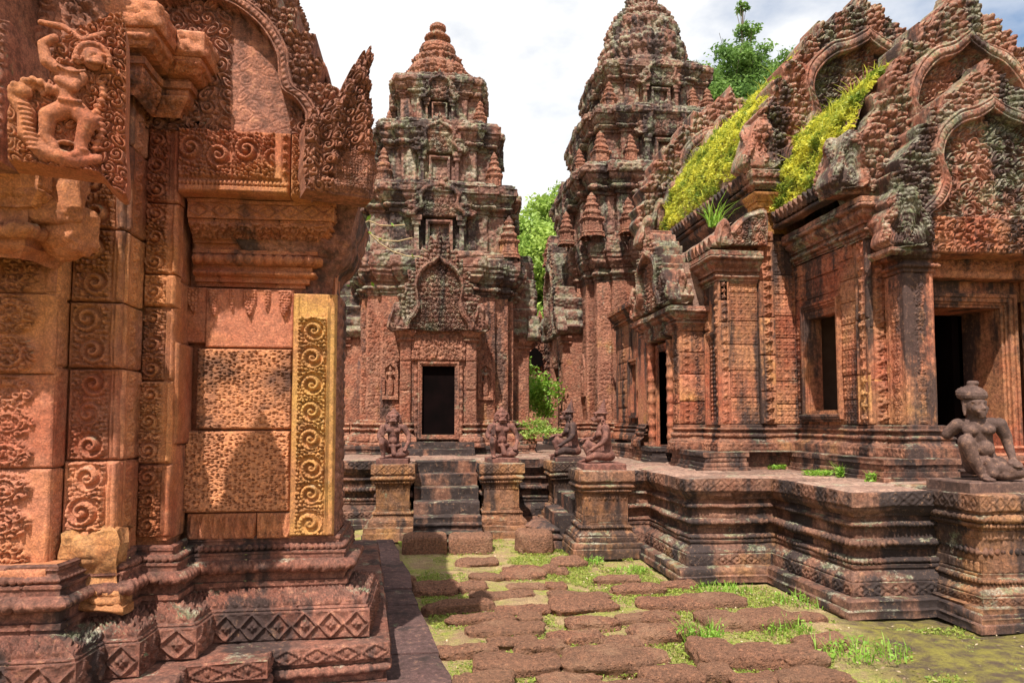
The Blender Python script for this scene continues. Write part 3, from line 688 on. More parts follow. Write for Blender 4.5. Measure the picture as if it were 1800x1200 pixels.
# pilaster C: big vine scroll with bead border
strip('pilaster', XB+.01, XC, YC, [.90, 1.30, 1.75, 2.16, 2.34, 2.74, 3.16], lambda k: o_fret([(.06, None, .35), (.62, o_scroll(.155, -1, 40+k, alt=False), 1), (.04, None, .05), (.10, o_dent(.012), .35), (.04, None, 0), (.14, None, .4)]), hd=.042, seed=3, jit=.014)
mb = MB()   # plain return stones of pilaster C
for z0, z1, dx in ((.88, 1.40, .01), (1.40, 1.97, .03), (1.97, 2.33, .0), (2.33, 2.8, .0)):
    block(mb, (XC+dx-.02, YC+.012, z0+.003), EYp, NXp, YD-YC, z1-z0-.006, .06, o_fret([(.45, None, .4), (.08, o_beads(.02), .5), (.47, None, .1)]), .008, .008, rr.random(), .005)
mb.build('return_stones', M['near'], lib)
# bay D: laterite blocks, carved bands above and below, yellow strip on the right
XY = -.805
def o_pits(s, t, L, H):
    g1, g2, _, _, hid = worley(s*.75, t*1.5, .019, 8); pit = np.clip(1-g1/(.12+.36*hid**1.3), 0, 1)
    h1, _, _, _, hid2 = worley(s, t, .17, 31); big = np.clip(1-h1/(.10), 0, 1)*(hid2 > .93)
    r_ = fbm(np.stack([s, t, s*0], -1), 30, 3, 3)
    return .95-pit**.5*1.3*(hid > .3)+r_*.5-big*2.2
lb = thing
mb = MB(); block(mb, (-1.412, YD-.01, 1.00), EX, NY, 0.600, .475, .1, o_pits, .013, .0045, .5, .004, jag=.01, seed=1)
mb.build('laterite_block', M['lat'], lib)
mb = MB(); block(mb, (-1.355, YD-.013, 1.483), EX, NY, 0.543, .475, .1, o_pits, .013, .0045, .5, .004, jag=.01, seed=2)
mb.build('laterite_block', M['lat'], lib)
mb = MB(); block(mb, (-1.385, YD-.02, .845), EX, NY, .385, .15, .1, lambda s, t, L, H: o_petals(.062)(s, t, L, H)*.6+.4*o_arcs(.062)(s, t, L, H), .026, .0045, .4, .002)
block(mb, (-.995, YD-.024, .845), EX, NY, .205, .15, .1, lambda s, t, L, H: o_petals(.062)(s, t, L, H)*.6+.4*o_arcs(.062)(s, t, L, H), .026, .0045, .8, .002)
mb.build('sill_band', M['near'], lib)
def o_toppend(s, t, L, H): return np.where(t > H*.48, o_pend(.105)(s, np.clip(t-H*.48, 0, H), L, H*.52), 0)
mb = MB(); block(mb, (-1.437, YD-.015, 1.99), EX, NY, 0.123, .33, .1, o_toppend, .024, .0045, .35, .002); block(mb, (-1.311, YD-.022, 1.965), EX, NY, 0.499, .35, .1, o_toppend, .026, .0045, .75, .002)
mb.build('pendant_band', M['near'], lib)
mb = MB(); block(mb, (XY, YD-.055, .862), EX, NY, .252, 1.425, .16, lambda s, t, L, H: o_fret([(.13, None, .25), (.62, lambda a, b, c, d: np.where(b > d*.9, 0, o_scroll(.167, 1, 4, alt=False)(a, np.minimum(b, d*.9), c, d*.9)), 1), (.05, None, .1), (.08, o_dent(.012), .6), (.12, None, .55)])(s, t, L, H), .034, .0045, .5, .003, jag=.0)
mb.build('yellow_strip', M['ochre'], lib)
mb = MB()  # corner return
block(mb, (XD, YD-.03, .86), EYp, NXp, .32, 1.43, .06, o_leaves(.05), .012, .012, .5, .01)
mb.build('corner_return', M['nearbase'], lib)
# yellow broken stones low on pilasters B and C
def rock(mb, c, s, res=24, seed=0, rough=.12, flat=.0, sq=.55, tone=.5, rotz=0):
    """weathered block: superellipsoid with lumps and pores"""
    n = res; u = np.linspace(0, PI, n); u[0] = 1e-8; u[-1] = PI-1e-8; v = np.linspace(0, 2*PI, 2*n, endpoint=False)
    U, V = np.meshgrid(u, v, indexing='ij'); pw = lambda a, e: np.sign(a)*np.abs(a)**e
    p = np.stack([pw(np.sin(U), sq)*pw(np.cos(V), sq), pw(np.sin(U), sq)*pw(np.sin(V), sq), pw(np.cos(U), sq)], -1)
    d = p/np.linalg.norm(p, axis=-1, keepdims=True); off = np.array([seed*3.1, seed*1.7, seed*.9])
    p = p*(1+(fbm(p+off, 1.1, 3, 1)-.5)[..., None]*2*rough)
    p = p*np.array(s); p = p+d*((fbm(p+off, 7, 4, 2)-.5)*.06*min(1, s[0]*5)+(fbm(p+off, 42, 2, 3)-.5)*.018)[..., None]
    ca, sa = math.cos(rotz), math.sin(rotz)
    q = np.stack([p[..., 0]*ca-p[..., 1]*sa, p[..., 0]*sa+p[..., 1]*ca, p[..., 2]], -1)
    mb.grid(q+np.array(c), tone, closed=True)
mb = MB()
mb2 = MB()
ychain = [(-1.80, YB-.02), (XB-.01, YB-.02), (XB-.01, YB+.10), (XC-.16, YB+.10)]
mould(mb, ychain, [('v', .035, 0), ('l', .006, -.02), ('v', .04, 0, o_beads(.04), .006), ('c', .06, -.05), ('v', .11, .0), ('l', .07, .006), ('v', .06, -.01), ('l', .02, -.05), ('l', .004, -.06)], .60, off0=.125, res=.007, closed=False, bumpy=.030, warpblk=.03, facecut=-2, Lb=.3)
mb.build('broken_yellow_base', M['ochrebase'], lib, warp=.03, wscale=7)
mb = MB(); block(mb, (-2.4, YA-.03, .55), EX, NY, .645, .30, .2, None, 0, .01, .8, .012); mb.build('pilaster_foot', M['near'], lib)
# cornice over bay D wrapping the corner
cch = [(XC+.02, YD), (XD-.20, YD), (XD-.20, YD+.34), (XD-.42, YD+.34)]
cp = [('v', .02, 0), ('l', .004, .03), ('v', .03, 0), ('l', .003, .025), ('t', .028, .01, o_dent(.02), .003), ('l', .004, -.02), ('v', .03, 0, None, 0), ('l', .003, .02),
      ('t', .062, .0, o_beads(.055), .010), ('l', .003, .012), ('v', .022, 0), ('l', .003, -.02), ('v', .03, 0), ('l', .003, .025), ('v', .015, 0), ('l', .004, .012), ('c', .085, .075, o_curls(.05, 6), .024), ('v', .012, 0, o_dent(.012), .008), ('l', .003, .018),
      ('v', .085, 0, o_diamond(.12), .014), ('l', .003, .012), ('v', .02, 0), ('l', .002, -.3)]
mb = MB(); off, zt = mould(mb, cch, cp, 2.325, off0=.0, res=.0058, closed=False, seed=14, Lb=.33, bumpy=.005, warpblk=.008); print('LB cornice top', zt)
mb.build('cornice', M['near'], lib, warp=.008)
# side cornice mass (worn) toward the back
mb = MB(); mould(mb, [(XD-.45, YD+.04), (XD-.06, YD+.04), (XD-.06, YD+.40), (XD-.45, YD+.40)], [('l', .9, .0), ('l', .35, .02), ('c', .25, .12, o_leaves(.06), .01), ('c', .20, .04), ('l', .02, -.12), ('l', .002, -.12)], 1.12, res=.012, bumpy=.03); mb.build('worn_corner', M['nearbase'], lib, warp=.03)
# frieze block with running scroll, bead moulding under it
mb = MB()
def o_frieze(s, t, L, H):
    a = t < H*.24; b = (t >= H*.24)
    u = o_scroll(.16, 1, 21)(t-H*.24, s, H*.76, L); u = np.where(s > L*.86, np.where(s > L*.93, o_flowers(.05)(s-L*.93, t, L*.07, H)*.6, .3), u)
    return np.where(a, np.where(t < H*.1, .5, o_beads(.022)(s, np.clip(t-H*.1, 0, H*.1), L, H*.1)*.6), u)
block(mb, (-1.395, YD-.29, 2.80), EX, NY, .60, .36, .3, o_frieze, .038, .005, .45, .003)
block(mb, (-.785, YD-.30, 2.79), EX, NY, .10, .36, .3, lambda s, t, L, H: o_curls(.05, 8)(s, t, L, H), .03, .005, .7, .004)
mb.build('frieze', M['near'], lib)
# half pediment above the bay with plain worn arch field
mb = MB()
PW, PH = .74, 1.05
def ty(X, Zz): 
    g = o_curls(.085, 7)(X+5, Zz+5, 1, 1); return np.where((X > .17) & (X < .50), g*.12, g*1.15)
gable(mb, (-1.30, YD-.29, 3.15), EX, NY, PW, PH, res=.0062, thick=.35, dep=.030, leaf=9, curl=.07, seed=4, tymp=ty, inner=[(.80, .02), (.80, .10), (.72, .18), (.63, .22), (.60, .30), (.58, .42), (.46, .56), (.28, .66), (.12, .70), (.0, .74)], outer=[(.98, 0), (1.0, .12), (.97, .26), (.88, .36), (.82, .5), (.70, .62), (.58, .74), (.42, .84), (.28, .92), (.12, .98), (0, 1.06)], fw=.10)
mb.build('pediment', M['neartop'], lib)
# naga corner antefix on the right
mb = MB(); ant = [(-.17, 0), (-.18, .30), (-.14, .44), (-.06, .50), (.0, .56), (.04, .66), (.10, .78), (.17, .87), (.185, .80), (.17, .70), (.18, .60), (.20, .48), (.19, .38), (.215, .30), (.215, .12), (.20, .0)]
def nh(X, Zz, rho, t):
    sw = np.sin(X*40+Zz*22+2.2*np.sin(Zz*9)); eye = np.clip(1-((X+.02)**2+(Zz-.2)**2)/.0012, 0, 1)
    scal = o_tiles(.016)(X+.3, Zz, 1, 1)*(Zz < .28)*(X > 0)
    return .03+.022*sw*(Zz > .26)+.05*eye-.05*((np.abs(X+.03) < .022) & (np.abs(Zz-.10) < .02))+.010*scal+.034*o_curls(.058, 3, 1.4)(X+2, Zz, 1, 1)*np.where((X > -.02) & (Zz < .26), .25, 1)+.03*np.clip(1-np.abs(rho-.75)/.2, 0, 1)
q = math.radians(20)
ant = catmull(ant, 9); kq = np.arange(len(ant)); vq = ant-np.array([0, .25]); ant = np.array([0, .25])+vq*(1+.075*(np.abs(np.sin(kq*.42))-.5)*(ant[:, 1] > .12))[:, None]
fan(mb, (-.53, YD-.37, 2.78), (math.cos(q), math.sin(q), 0), (math.sin(q), -math.cos(q), 0), ant, (.0, .2), nh, .0055, .13)
mb.build('naga_antefix', M['neartop'], lib)
mb = MB()
for k, (px, hh, ww) in enumerate([(-.72, .30, .13), (-.64, .24, .10), (-.84, .34, .16)]):
    naga(mb, (px, YD-.20+.03*k, 3.30+.05*k), EX, NY, ww, hh, .008, .10, 3, .15, .02)
mb.build('leaf_finial', M['neartop'], lib)
# stepped roof tiers above, black with lichen
mb = MB()
for k, (x1, y0, z0, h) in enumerate([(-.80, YD+.0, 3.15, .62), (-1.02, YD+.05, 3.77, .38), (-1.12, YD+.02, 4.15, .6)]):
    mould(mb, [(-3.4, y0), (x1, y0), (x1, y0+1.8), (-3.4, y0+1.8)], [('v', h*.35, 0, o_curls(.12, k), .03), ('l', .01, .05), ('c', h*.25, .05, o_leaves(.05), .02), ('v', h*.3, 0, o_curls(.1, k+4), .03), ('l', .02, -.1), ('l', .02, -.4)], z0, res=.011, seed=k, bumpy=.02)
for k, (x, z, s) in enumerate([(-.99, 3.78, .24), (-.83, 3.60, .22), (-1.15, 4.05, .3)]):
    naga(mb, (x, YD-.03, z), EX, NY, s, s*1.4, .01, .2, 3, .1, .03, 0)
mb.build('roof_tier', M['neartop'], lib, warp=.012)
# projecting corbels (moulded blocks) right of the upper left figure
mb = MB()
cc = [(-1.72, 3.66), (-1.36, 3.66), (-1.36, 3.95), (-1.16, 3.95), (-1.16, 4.3)]
mould(mb, [(-1.75, YB-.12), (-1.50, YB-.12), (-1.50, YC-.10), (-1.36, YC-.10), (-1.36, YD-.05), (-1.15, YD-.05), (-1.15, YD+.3)], [('c', .10, .06, o_curls(.05, 2), .012), ('v', .03, 0, o_beads(.02), .005), ('l', .003, .02), ('v', .035, 0), ('l', .003, -.02), ('v', .02, 0, o_dent(.02), .005), ('l', .004, .05), ('c', .06, .04, o_leaves(.03), .010), ('v', .02, 0), ('l', .003, .02), ('v', .13, 0, o_leaves(.05), .010), ('l', .004, -.4)], 3.20, off0=-.02, res=.008, closed=False, seed=3, bumpy=.008, warpblk=.02)
mb.build('corbel', M['near'], lib, warp=.01)
mb = MB(); mould(mb, [(-2.6, YA-.02), (-1.62, YA-.02), (-1.62, YB+.2)], [('v', .3, 0, o_curls(.1, 5), .035), ('l', .01, .06), ('v', .35, 0, o_curls(.12, 9), .04)], 3.32, off0=.02, res=.01, closed=False, seed=8, bumpy=.02); mb.build('upper_frieze', M['neartop'], lib)
# --- porch of the library at the far left: broken capital, frieze slab and the lion rider antefix
mb = MB()
mould(mb, [(-2.9, 3.28), (-1.80, 3.28), (-1.80, 3.60)], [('l', .05, .05), ('v', .03, 0), ('l', .003, .02), ('t', .06, 0, o_petals(.07), .012), ('l', .003, -.01), ('v', .05, 0, o_dent(.015), .005), ('l', .003, .03), ('c', .08, .04, o_leaves(.03), .008), ('v', .10, .0), ('l', .004, -.3)], 2.28, off0=-.05, res=.007, closed=False, seed=31, bumpy=.02, warpblk=.02)
rock(mb, (-1.74, 3.38, 2.57), (.12, .10, .13), 60, 5, .22, sq=.4, tone=.3, rotz=.3); rock(mb, (-1.70, 3.43, 2.42), (.10, .09, .11), 50, 9, .25, sq=.5, tone=.6, rotz=-.3)
mb.build('broken_capital', M['near'], lib, warp=.025, wscale=6)
mb = MB()   # pediment foot slab with curved naga body
def slabf(s, t, L, H):
    cx, cz = L*.40, H*.62; r = np.hypot(s-cx, (t-cz)); body = np.clip(1-np.abs(r-.26)/.05, 0, 1)**.6*(s < cx+.2)
    foot = np.clip(1-np.abs(t-H*.10-.10*np.sin(s*6))/.055, 0, 1)**.6
    lf = o_curls(.08, 12)(s, t, L, H)*.55
    return np.maximum(lf, np.maximum(body, foot)*1.0)+.15*np.cos(r*300)*(body > .2)
block(mb, (-2.9, 3.06, 2.62), EX, NY, 1.10, .62, .35, slabf, .035, .0055, .5, .004)
block(mb, (-2.9, 3.12, 3.25), EX, NY, 1.02, .7, .35, lambda s, t, L, H: o_curls(.10, 14)(s, t, L, H), .04, .006, .2, .006)
mb.build('porch_pediment', M['neartop'], lib)
# ------------------------------------------------------------------ bodies: tapered limbs fused into one continuous skin
class Body:
    def __init__(s): s.mb = MB()
    def limb(s, pts, n=14):
        """pts = [(x,y,z,r)...] polyline of tapered spheres"""
        for a, b in zip(pts[:-1], pts[1:]):
            A, B_ = np.array(a[:3], float), np.array(b[:3], float); ra, rb = a[3], b[3]; d = B_-A; ln = np.linalg.norm(d)
            if ln < 1e-6: continue
            d = d/ln; t = np.array([1, 0, 0]) if abs(d[0]) < .8 else np.array([0, 1, 0]); u = np.cross(d, t); u /= np.linalg.norm(u); v = np.cross(d, u)
            rings = []
            for th in np.linspace(-PI/2+.12, 0, 5): rings.append((A+d*ra*math.sin(th), ra*math.cos(th)))
            for th in np.linspace(0, PI/2-.12, 5): rings.append((B_+d*rb*math.sin(th), rb*math.cos(th)))
            rings = [(A-d*ra, .0006)]+rings+[(B_+d*rb, .0006)]
            an = np.linspace(0, 2*PI, n, endpoint=False)
            G = np.array([[c+r*(u*math.cos(x)+v*math.sin(x)) for x in an] for c, r in rings]); s.mb.grid(G, closed=True)
    def ell(s, c, r, rz=0, rx=0, ry=0, n=18):
        U, V = np.meshgrid(np.linspace(.02, PI-.02, n//2+3), np.linspace(0, 2*PI, n, endpoint=False), indexing='ij')
        p = np.stack([np.sin(U)*np.cos(V), np.sin(U)*np.sin(V), np.cos(U)], -1)*np.array(r, float)
        R = np.array((Matrix.Rotation(rz, 3, 'Z') @ Matrix.Rotation(ry, 3, 'Y') @ Matrix.Rotation(rx, 3, 'X')))
        s.mb.grid(p @ R.T+np.array(c, float), closed=True)
    def build(s, name, m, parent, voxel=.008, smooth=6, loc=(0, 0, 0), rz=0, scale=1, rough=.002):
        """fuse everything and leave one mesh in the parent's space"""
        o = s.mb.build('tmp', m); md = o.modifiers.new('r', 'REMESH'); md.mode = 'VOXEL'; md.voxel_size = voxel; md.adaptivity = 0
        sm = o.modifiers.new('s', 'SMOOTH'); sm.iterations = smooth; sm.factor = .5
        dg = bpy.context.evaluated_depsgraph_get(); me = bpy.data.meshes.new_from_object(o.evaluated_get(dg)); bpy.data.objects.remove(o)
        n = len(me.vertices); V = np.zeros(n*3, np.float32); me.vertices.foreach_get('co', V); V = V.reshape(-1, 3).astype(float)
        V += (np.stack([fbm(V+3, 30, 2, k) for k in (1, 5, 9)], -1)-.5)*2*rough
        ca, sa = math.cos(rz), math.sin(rz); V = np.stack([V[:, 0]*ca-V[:, 1]*sa, V[:, 0]*sa+V[:, 1]*ca, V[:, 2]], -1)*scale+np.array(loc)
        me.vertices.foreach_set('co', V.astype(np.float32).ravel()); me.polygons.foreach_set('use_smooth', np.ones(len(me.polygons), bool))
        me.update(); me.materials.clear(); me.materials.append(m); me.name = name
        a = me.attributes.new('tone', 'FLOAT', 'POINT'); a.data.foreach_set('value', np.full(n, .5, np.float32))
        ob = bpy.data.objects.new(name, me); COL.objects.link(ob); ob.parent = parent; return ob
# lion rider relief on the leaning antefix slab, upper left
def lion_rider():
    O = at(128, 300, Y=3.02); ex = np.array([math.cos(.30), math.sin(.30), 0]); n = np.array([math.sin(.30), -math.cos(.30), 0])
    mb = MB(); px = .0026
    out = [(-.215, 0), (-.22, .25), (-.10, .34), (-.09, .47), (-.02, .58), (.08, .66), (.165, .70), (.185, .50), (.19, .2), (.20, -.08), (.10, .0)]
    def hf(X, Zz, rho, t):
        lf = o_curls(.055, 17)(X+2, Zz+1, 1, 1); hood = np.clip(1-np.abs(Zz-(.44+.5*(X+.02)-.9*np.maximum(0, X-.05)**1))/.03, 0, 1)*(Zz > .4)
        skirt = np.cos(Zz*260)*np.clip(1-np.abs(X-.105-.1*(Zz-.3))/.03, 0, 1)*.4
        return .02+.030*lf*np.where((X > .06) | (Zz > .43) | (Zz < .05), 1, .55)+.03*hood+.02*skirt
    fan(mb, O, ex, n, catmull(out, 5), (0, .25), hf, .0055, .13)
    mb.build('antefix_slab', M['near'], lib)
    b = Body(); D = -.035
    def P(x, z, y=D): return (x, y, z)
    b.limb([(-.015, D, .385, .042), (-.03, D, .30, .036), (-.01, D, .25, .044)])
    b.ell((.065, D-.01, .475), (.043, .036, .048)); b.ell((.085, D-.04, .462), (.022, .018, .016)); b.ell((.06, D, .505), (.055, .03, .025))
    b.limb([(-.04, D, .40, .03), (-.10, D-.01, .43, .024), (-.115, D-.01, .50, .02), (-.075, D-.02, .53, .018)])
    b.limb([(.02, D, .39, .03), (.0, D-.03, .33, .022), (-.05, D-.03, .35, .02)])
    b.limb([(.01, D, .25, .042), (.055, D-.02, .20, .036), (.035, D-.01, .12, .026), (.03, D-.01, .06, .022), (.01, D-.02, .05, .016)])
    b.limb([(-.02, D, .25, .042), (-.085, D-.02, .20, .034), (-.09, D-.01, .12, .026), (-.06, D-.01, .07, .02)])
    b.limb([(-.20, D, .26, .03), (-.16, D, .20, .034), (-.16, D, .12, .032), (-.10, D, .05, .034), (.02, D, .03, .03), (.09, D, .05, .022)])
    b.ell((-.185, D-.01, .285), (.045, .035, .035)); b.ell((-.20, D-.035, .30), (.016, .012, .014)); b.limb([(-.16, D, .31, .02), (-.12, D, .33, .015), (-.11, D, .29, .01)])
    for i in range(14):
        a = PI*(-.1+1.25*i/13); b.ell((.065+.06*math.cos(a), D-.02, .475+.062*math.sin(a)), (.014, .016, .013), n=10)
    for i in range(9): b.ell((-.055+.012*i, D-.045, .405-.012*math.sin(i/8*PI)), (.007, .008, .007), n=8)
    for i in range(8): b.ell((-.045+.011*i, D-.045, .268), (.007, .010, .010), n=8)
    for i in range(12): b.ell((.095+.012*math.sin(i), D-.0, .38-.026*i), (.02, .02, .013), n=10)
    for i in range(10): b.ell((-.165+.004*i, D-.03, .23-.020*i), (.028, .012, .006), n=10)
    for i in range(5): b.ell((-.17+.028*i, D-.02, .325+.012*math.sin(i*1.3)), (.016, .02, .018), n=10)
    for q in ((-.02, .098, .028), (-.085, .30, .02), (.04, .075, .026)): b.ell((q[0], D-.01, q[1]), (q[2], q[2], .010), n=12)
    b.limb([(-.13, D+.01, .60, .012), (-.05, D+.01, .60, .014), (.02, D, .555, .014), (.10, D, .60, .013)])
    b.limb([(.05, D-.04, .45, .008), (.085, D-.055, .445, .010), (.10, D-.04, .452, .008)]); b.ell((.068, D-.045, .487), (.011, .009, .010)); b.ell((.10, D-.04, .487), (.011, .009, .010))
    b.build('lion_figure', M['near'], lib, .0052, 1, loc=tuple(O-np.array(lib.location)), rz=.30, rough=.002)
lion_rider()

# ================================================================== TERRACE with steps and guardian pedestals
TZ = .97
ter = thing('stone_terrace', (2.5, 9, 0), 'dark moulded sandstone terrace with diamond carved rim and central steps, beneath the towers', 'terrace')
SX = .235    # axis of the front stairs
tplan = [(-9, 10.05), (-.73, 10.05), (-.73, 9.15), (-.18, 9.15), (-.18, 9.9), (.66, 9.9), (.66, 9.15), (1.25, 9.15), (1.25, 10.05), (1.72, 10.05), (1.72, 9.36), (2.2, 9.36), (2.2, 8.2), (1.72, 8.2), (1.72, 7.66), (2.47, 7.66), (2.47, 6.40), (3.34, 6.40), (3.34, 5.12), (4.08, 5.12), (4.08, 4.70), (4.95, 4.70), (4.95, 5.6), (12, 5.6), (12, 22), (-9, 22)]
tprof = [('v', .055, 0), ('l', .012, -.018), ('v', .055, 0), ('l', .012, -.012), ('l', .004, -.085), ('v', .10, 0, o_diamond(.14), .012), ('l', .004, -.01), ('c', .075, -.07, o_curls(.05, 2), .012), ('v', .015, 0), ('l', .004, .012), ('v', .022, 0), ('l', .004, -.03), ('t', .045, 0, o_beads(.04), .014),
         ('l', .004, -.022), ('v', .055, 0), ('l', .004, .016), ('v', .018, 0), ('l', .004, .018), ('t', .062, 0, o_beads(.055), .016), ('l', .004, -.02), ('v', .05, 0), ('l', .004, -.0), ('v', .03, 0), ('l', .004, .02), ('t', .04, 0, o_beads(.035), .012), ('l', .004, -.012), ('v', .04, 0), ('l', .004, .03),
         ('c', .06, .035), ('v', .015, 0), ('l', .003, .018), ('v', .115, 0, o_diamond(.15), .009)]
print('terrace h', sum(p[1] for p in tprof), sum(p[2] for p in tprof))
hs = TZ/sum(p[1] for p in tprof)
tprof = [(p[0], p[1]*hs)+tuple(p[2:]) for p in tprof]
offs = -sum(p[2] for p in tprof)
mb = MB(); mould(mb, tplan, tprof, .0, off0=offs, res=.0105, seed=21, Lb=.6, bumpy=.012, warpblk=.014, vis=lambda i: i < 22)
mb.build('moulded_wall', M['dark'], ter, warp=.014, wscale=2)
def inpoly(x, y, poly):
    c = np.zeros(x.shape, bool); n = len(poly)
    for i in range(n):
        x1, y1 = poly[i]; x2, y2 = poly[(i+1) % n]
        c ^= ((y1 > y) != (y2 > y)) & (x < (x2-x1)*(y-y1)/((y2-y1) or 1e-9)+x1)
    return c
def terrace_top():
    mb = MB(); r = random.Random(8)
    rects = [(-9, 22, -9, 0)]
    def area(x0, x1, y0, y1, sx=.62, sy=.42):
        y = y0
        while y < y1-.05:
            y2 = min(y1, y+sy*r.uniform(.85, 1.2)); y2 = y1 if y1-y2 < .15 else y2; x = x0-r.uniform(0, .3) if False else x0
            while x < x1-.05:
                x2 = min(x1, x+sx*r.uniform(.7, 1.3)); x2 = x1 if x1-x2 < .2 else x2
                slab_poly(mb, [(x+.003, y+.003), (x2-.003, y+.003), (x2-.003, y2-.003), (x+.003, y2-.003)], TZ-.03, TZ+r.uniform(.0, .008), r.random(), .04, seed=r.randrange(99)); x = x2
            y = y2
    area(-2.6, 2.9, 10.07, 12.2); area(-.72, -.19, 9.17, 10.05); area(.67, 1.24, 9.17, 10.05); area(-.17, .65, 9.92, 10.05)
    area(1.74, 2.45, 7.68, 8.18); area(1.74, 2.45, 9.38, 10.05); area(2.22, 2.45, 8.22, 9.34); area(2.49, 4.3, 6.42, 10.05); area(3.36, 6, 5.14, 6.40); area(4.1, 4.93, 4.72, 5.12); area(2.92, 5, 10.07, 13.5)
    mb.quad((-9, 10.06, TZ-.02), (12, 10.06, TZ-.02), (12, 22, TZ-.02), (-9, 22, TZ-.02)); mb.quad((3.5, 5.64, TZ-.021), (12, 5.64, TZ-.021), (12, 10.06, TZ-.021), (3.5, 10.06, TZ-.021))
    return mb.build('paving', M['flat'], ter, warp=0)
terrace_top()
# front steps: six worn treads
mb = MB(); nst = 6; y0, y1 = 8.42, 9.95; hr = TZ/nst
for k in range(nst):
    ya = y0+(y1-y0)*k/nst; za = hr*(k+1)
    wd = .425
    stp = [('v', hr*.28, -.01), ('t', hr*.34, 0, o_petals(.06), .006), ('v', hr*.38, .012)] if k < 2 else [('v', hr*.96, .004)]
    mould(mb, [(SX-wd, ya), (SX+wd, ya)], stp+[('l', .010, -.012), ('l', .001, -(y1-y0)/nst-.06)], za-hr, res=.012, closed=False, seed=k*3, Lb=.6, bumpy=.012, warpblk=.01)
mb.build('steps', M['dark'], ter, warp=.012)
mb = MB()   # side steps between the two monkey pedestals (rise towards the hall)
for k in range(5):
    xa = 1.38+.19*k; mould(mb, [(xa, 9.34), (xa, 8.22)], [('v', TZ/5*.96, .0), ('l', .008, -.012), ('l', .002, -.25)], TZ/5*k, res=.02, closed=False, seed=k, bumpy=.015, vis=lambda i: True)
    mb.quad((xa, 8.22, TZ/5*k), (xa+.25, 8.22, TZ/5*k), (xa+.25, 8.22, TZ/5*(k+1)), (xa, 8.22, TZ/5*(k+1)))
mb.build('side_steps', M['dark'], ter, warp=.012)
mb = MB()   # moonstone lump beside the side steps
mould(mb, [(1.30, 8.95), (1.18, 8.6), (1.30, 8.15), (1.6, 8.15), (1.6, 8.95)], [('v', .09, 0), ('l', .01, -.03), ('t', .07, 0), ('l', .01, -.03), ('t', .09, -.03), ('l', .02, -.05)], 0, res=.015, seed=4, bumpy=.015, vis=lambda i: True, cap=1)
mb.build('threshold_stone', M['dark'], ter, warp=.02)
def pedestal(x0, x1, yf, yb, ztop, seed, m='dark', name='pedestal', top='diamond'):
    mb = MB(); h = ztop
    pr = [('v', .085, 0), ('l', .008, -.01), ('v', .05, 0), ('l', .006, -.05), ('v', .05, 0, o_diamond(.09), .008), ('l', .004, -.012), ('c', .05, -.045, o_petals(.05), .006), ('v', .014, 0), ('l', .003, -.012), ('t', .034, 0, o_beads(.03), .010), ('l', .003, -.014), ('v', .02, 0), ('l', .003, -.012),
          ('v', .07, 0, o_petals(.045), .006), ('v', .14, 0, None, 0), ('v', .06, 0, o_petals(.045, False), .007), ('l', .003, .01), ('v', .014, 0), ('l', .003, .014), ('t', .030, 0, o_beads(.03), .010), ('l', .003, .012), ('t', .05, .0, o_petals(.05, False), .008), ('l', .003, .010), ('v', .02, 0), ('l', .003, .022), ('v', .10, 0, o_diamond(.11), .009), ('l', .006, -.010), ('l', .003, -.3)]
    k = h/sum(p[1] for p in pr); pr = [(p[0], p[1]*k)+tuple(p[2:]) for p in pr]; f0 = -sum(p[2] for p in pr[:-2])
    mould(mb, [(x0, yf), (x1, yf), (x1, yb), (x0, yb)], pr, 0, off0=f0, res=.008, seed=seed, Lb=.5, bumpy=.008, warpblk=.01)
    o = mb.build(name, M[m], ter, warp=.008); return o
M['ped'] = sandstone('pedestal_sandstone', (.34, .15, .085), (.42, .20, .085), (.34, .18, .12), black=.66, lichen=.42, yellow=.2, top=.35)
pedestal(-.745, -.18, 9.0, 9.7, TZ+.005, 3, 'ped'); pedestal(.665, 1.26, 9.0, 9.7, TZ+.005, 5, 'ped')
pedestal(1.68, 2.33, 7.60, 8.2, TZ+.005, 7, 'ped'); pedestal(1.66, 2.26, 9.33, 9.9, TZ+.005, 9, 'ped')
pedestal(4.06, 5.0, 4.66, 5.6, TZ+.012, 11, 'ped')

# ================================================================== RIGHT: the long hall with its two entrances
hall = thing('temple_hall', (5.0, 8, TZ), 'red sandstone hall on the right with plants on its roofs, stepped gables and deep doorways', 'temple hall')
PL = .222; HX = 5.5
NX = (-1, 0, 0)
def EXm(): return (0, -1, 0)     # along a wall that faces -X, walking towards the camera
# second plinth on the terrace (z .97 -> 1.22)
hp = [(2.98, 9.75), (2.98, 8.95), (3.25, 8.95), (3.25, 8.55), (3.10, 8.55), (3.10, 7.46), (3.62, 7.46), (3.62, 7.62), (4.20, 7.62), (4.16, 5.86), (4.92, 5.86), (4.92, 6.2), (6.1, 6.2), (6.1, 5.86), (6.9, 5.86), (6.9, 14), (4.1, 14), (4.1, 11), (2.98, 11)]
mb = MB(); mould(mb, hp, [('v', .04, 0), ('l', .004, -.02), ('v', .05, 0, o_dent(.03), .004), ('l', .003, -.012), ('v', .06, 0, o_petals(.05, False), .006), ('l', .003, .022), ('v', .05, 0), ('l', .006, -.01), ('l', .002, -.06)], TZ-.005, off0=.02, res=.012, seed=44, Lb=.5, bumpy=.012, warpblk=.012)
mb.build('plinth', M['dark'], hall, warp=.008)
mb = MB(); zf = TZ+.207
for x0, x1, y0, y1, dz in ((3.13, 4.25, 7.5, 8.6, 0), (3.28, 4.25, 8.5, 9.0, .001), (3.01, 4.25, 8.98, 10.9, .002), (4.19, 7, 6.23, 14, .003), (4.18, 4.9, 5.89, 6.3, .004)): mb.quad((x0, y0, zf+dz), (x1, y0, zf+dz), (x1, y1, zf+dz), (x0, y1, zf+dz))
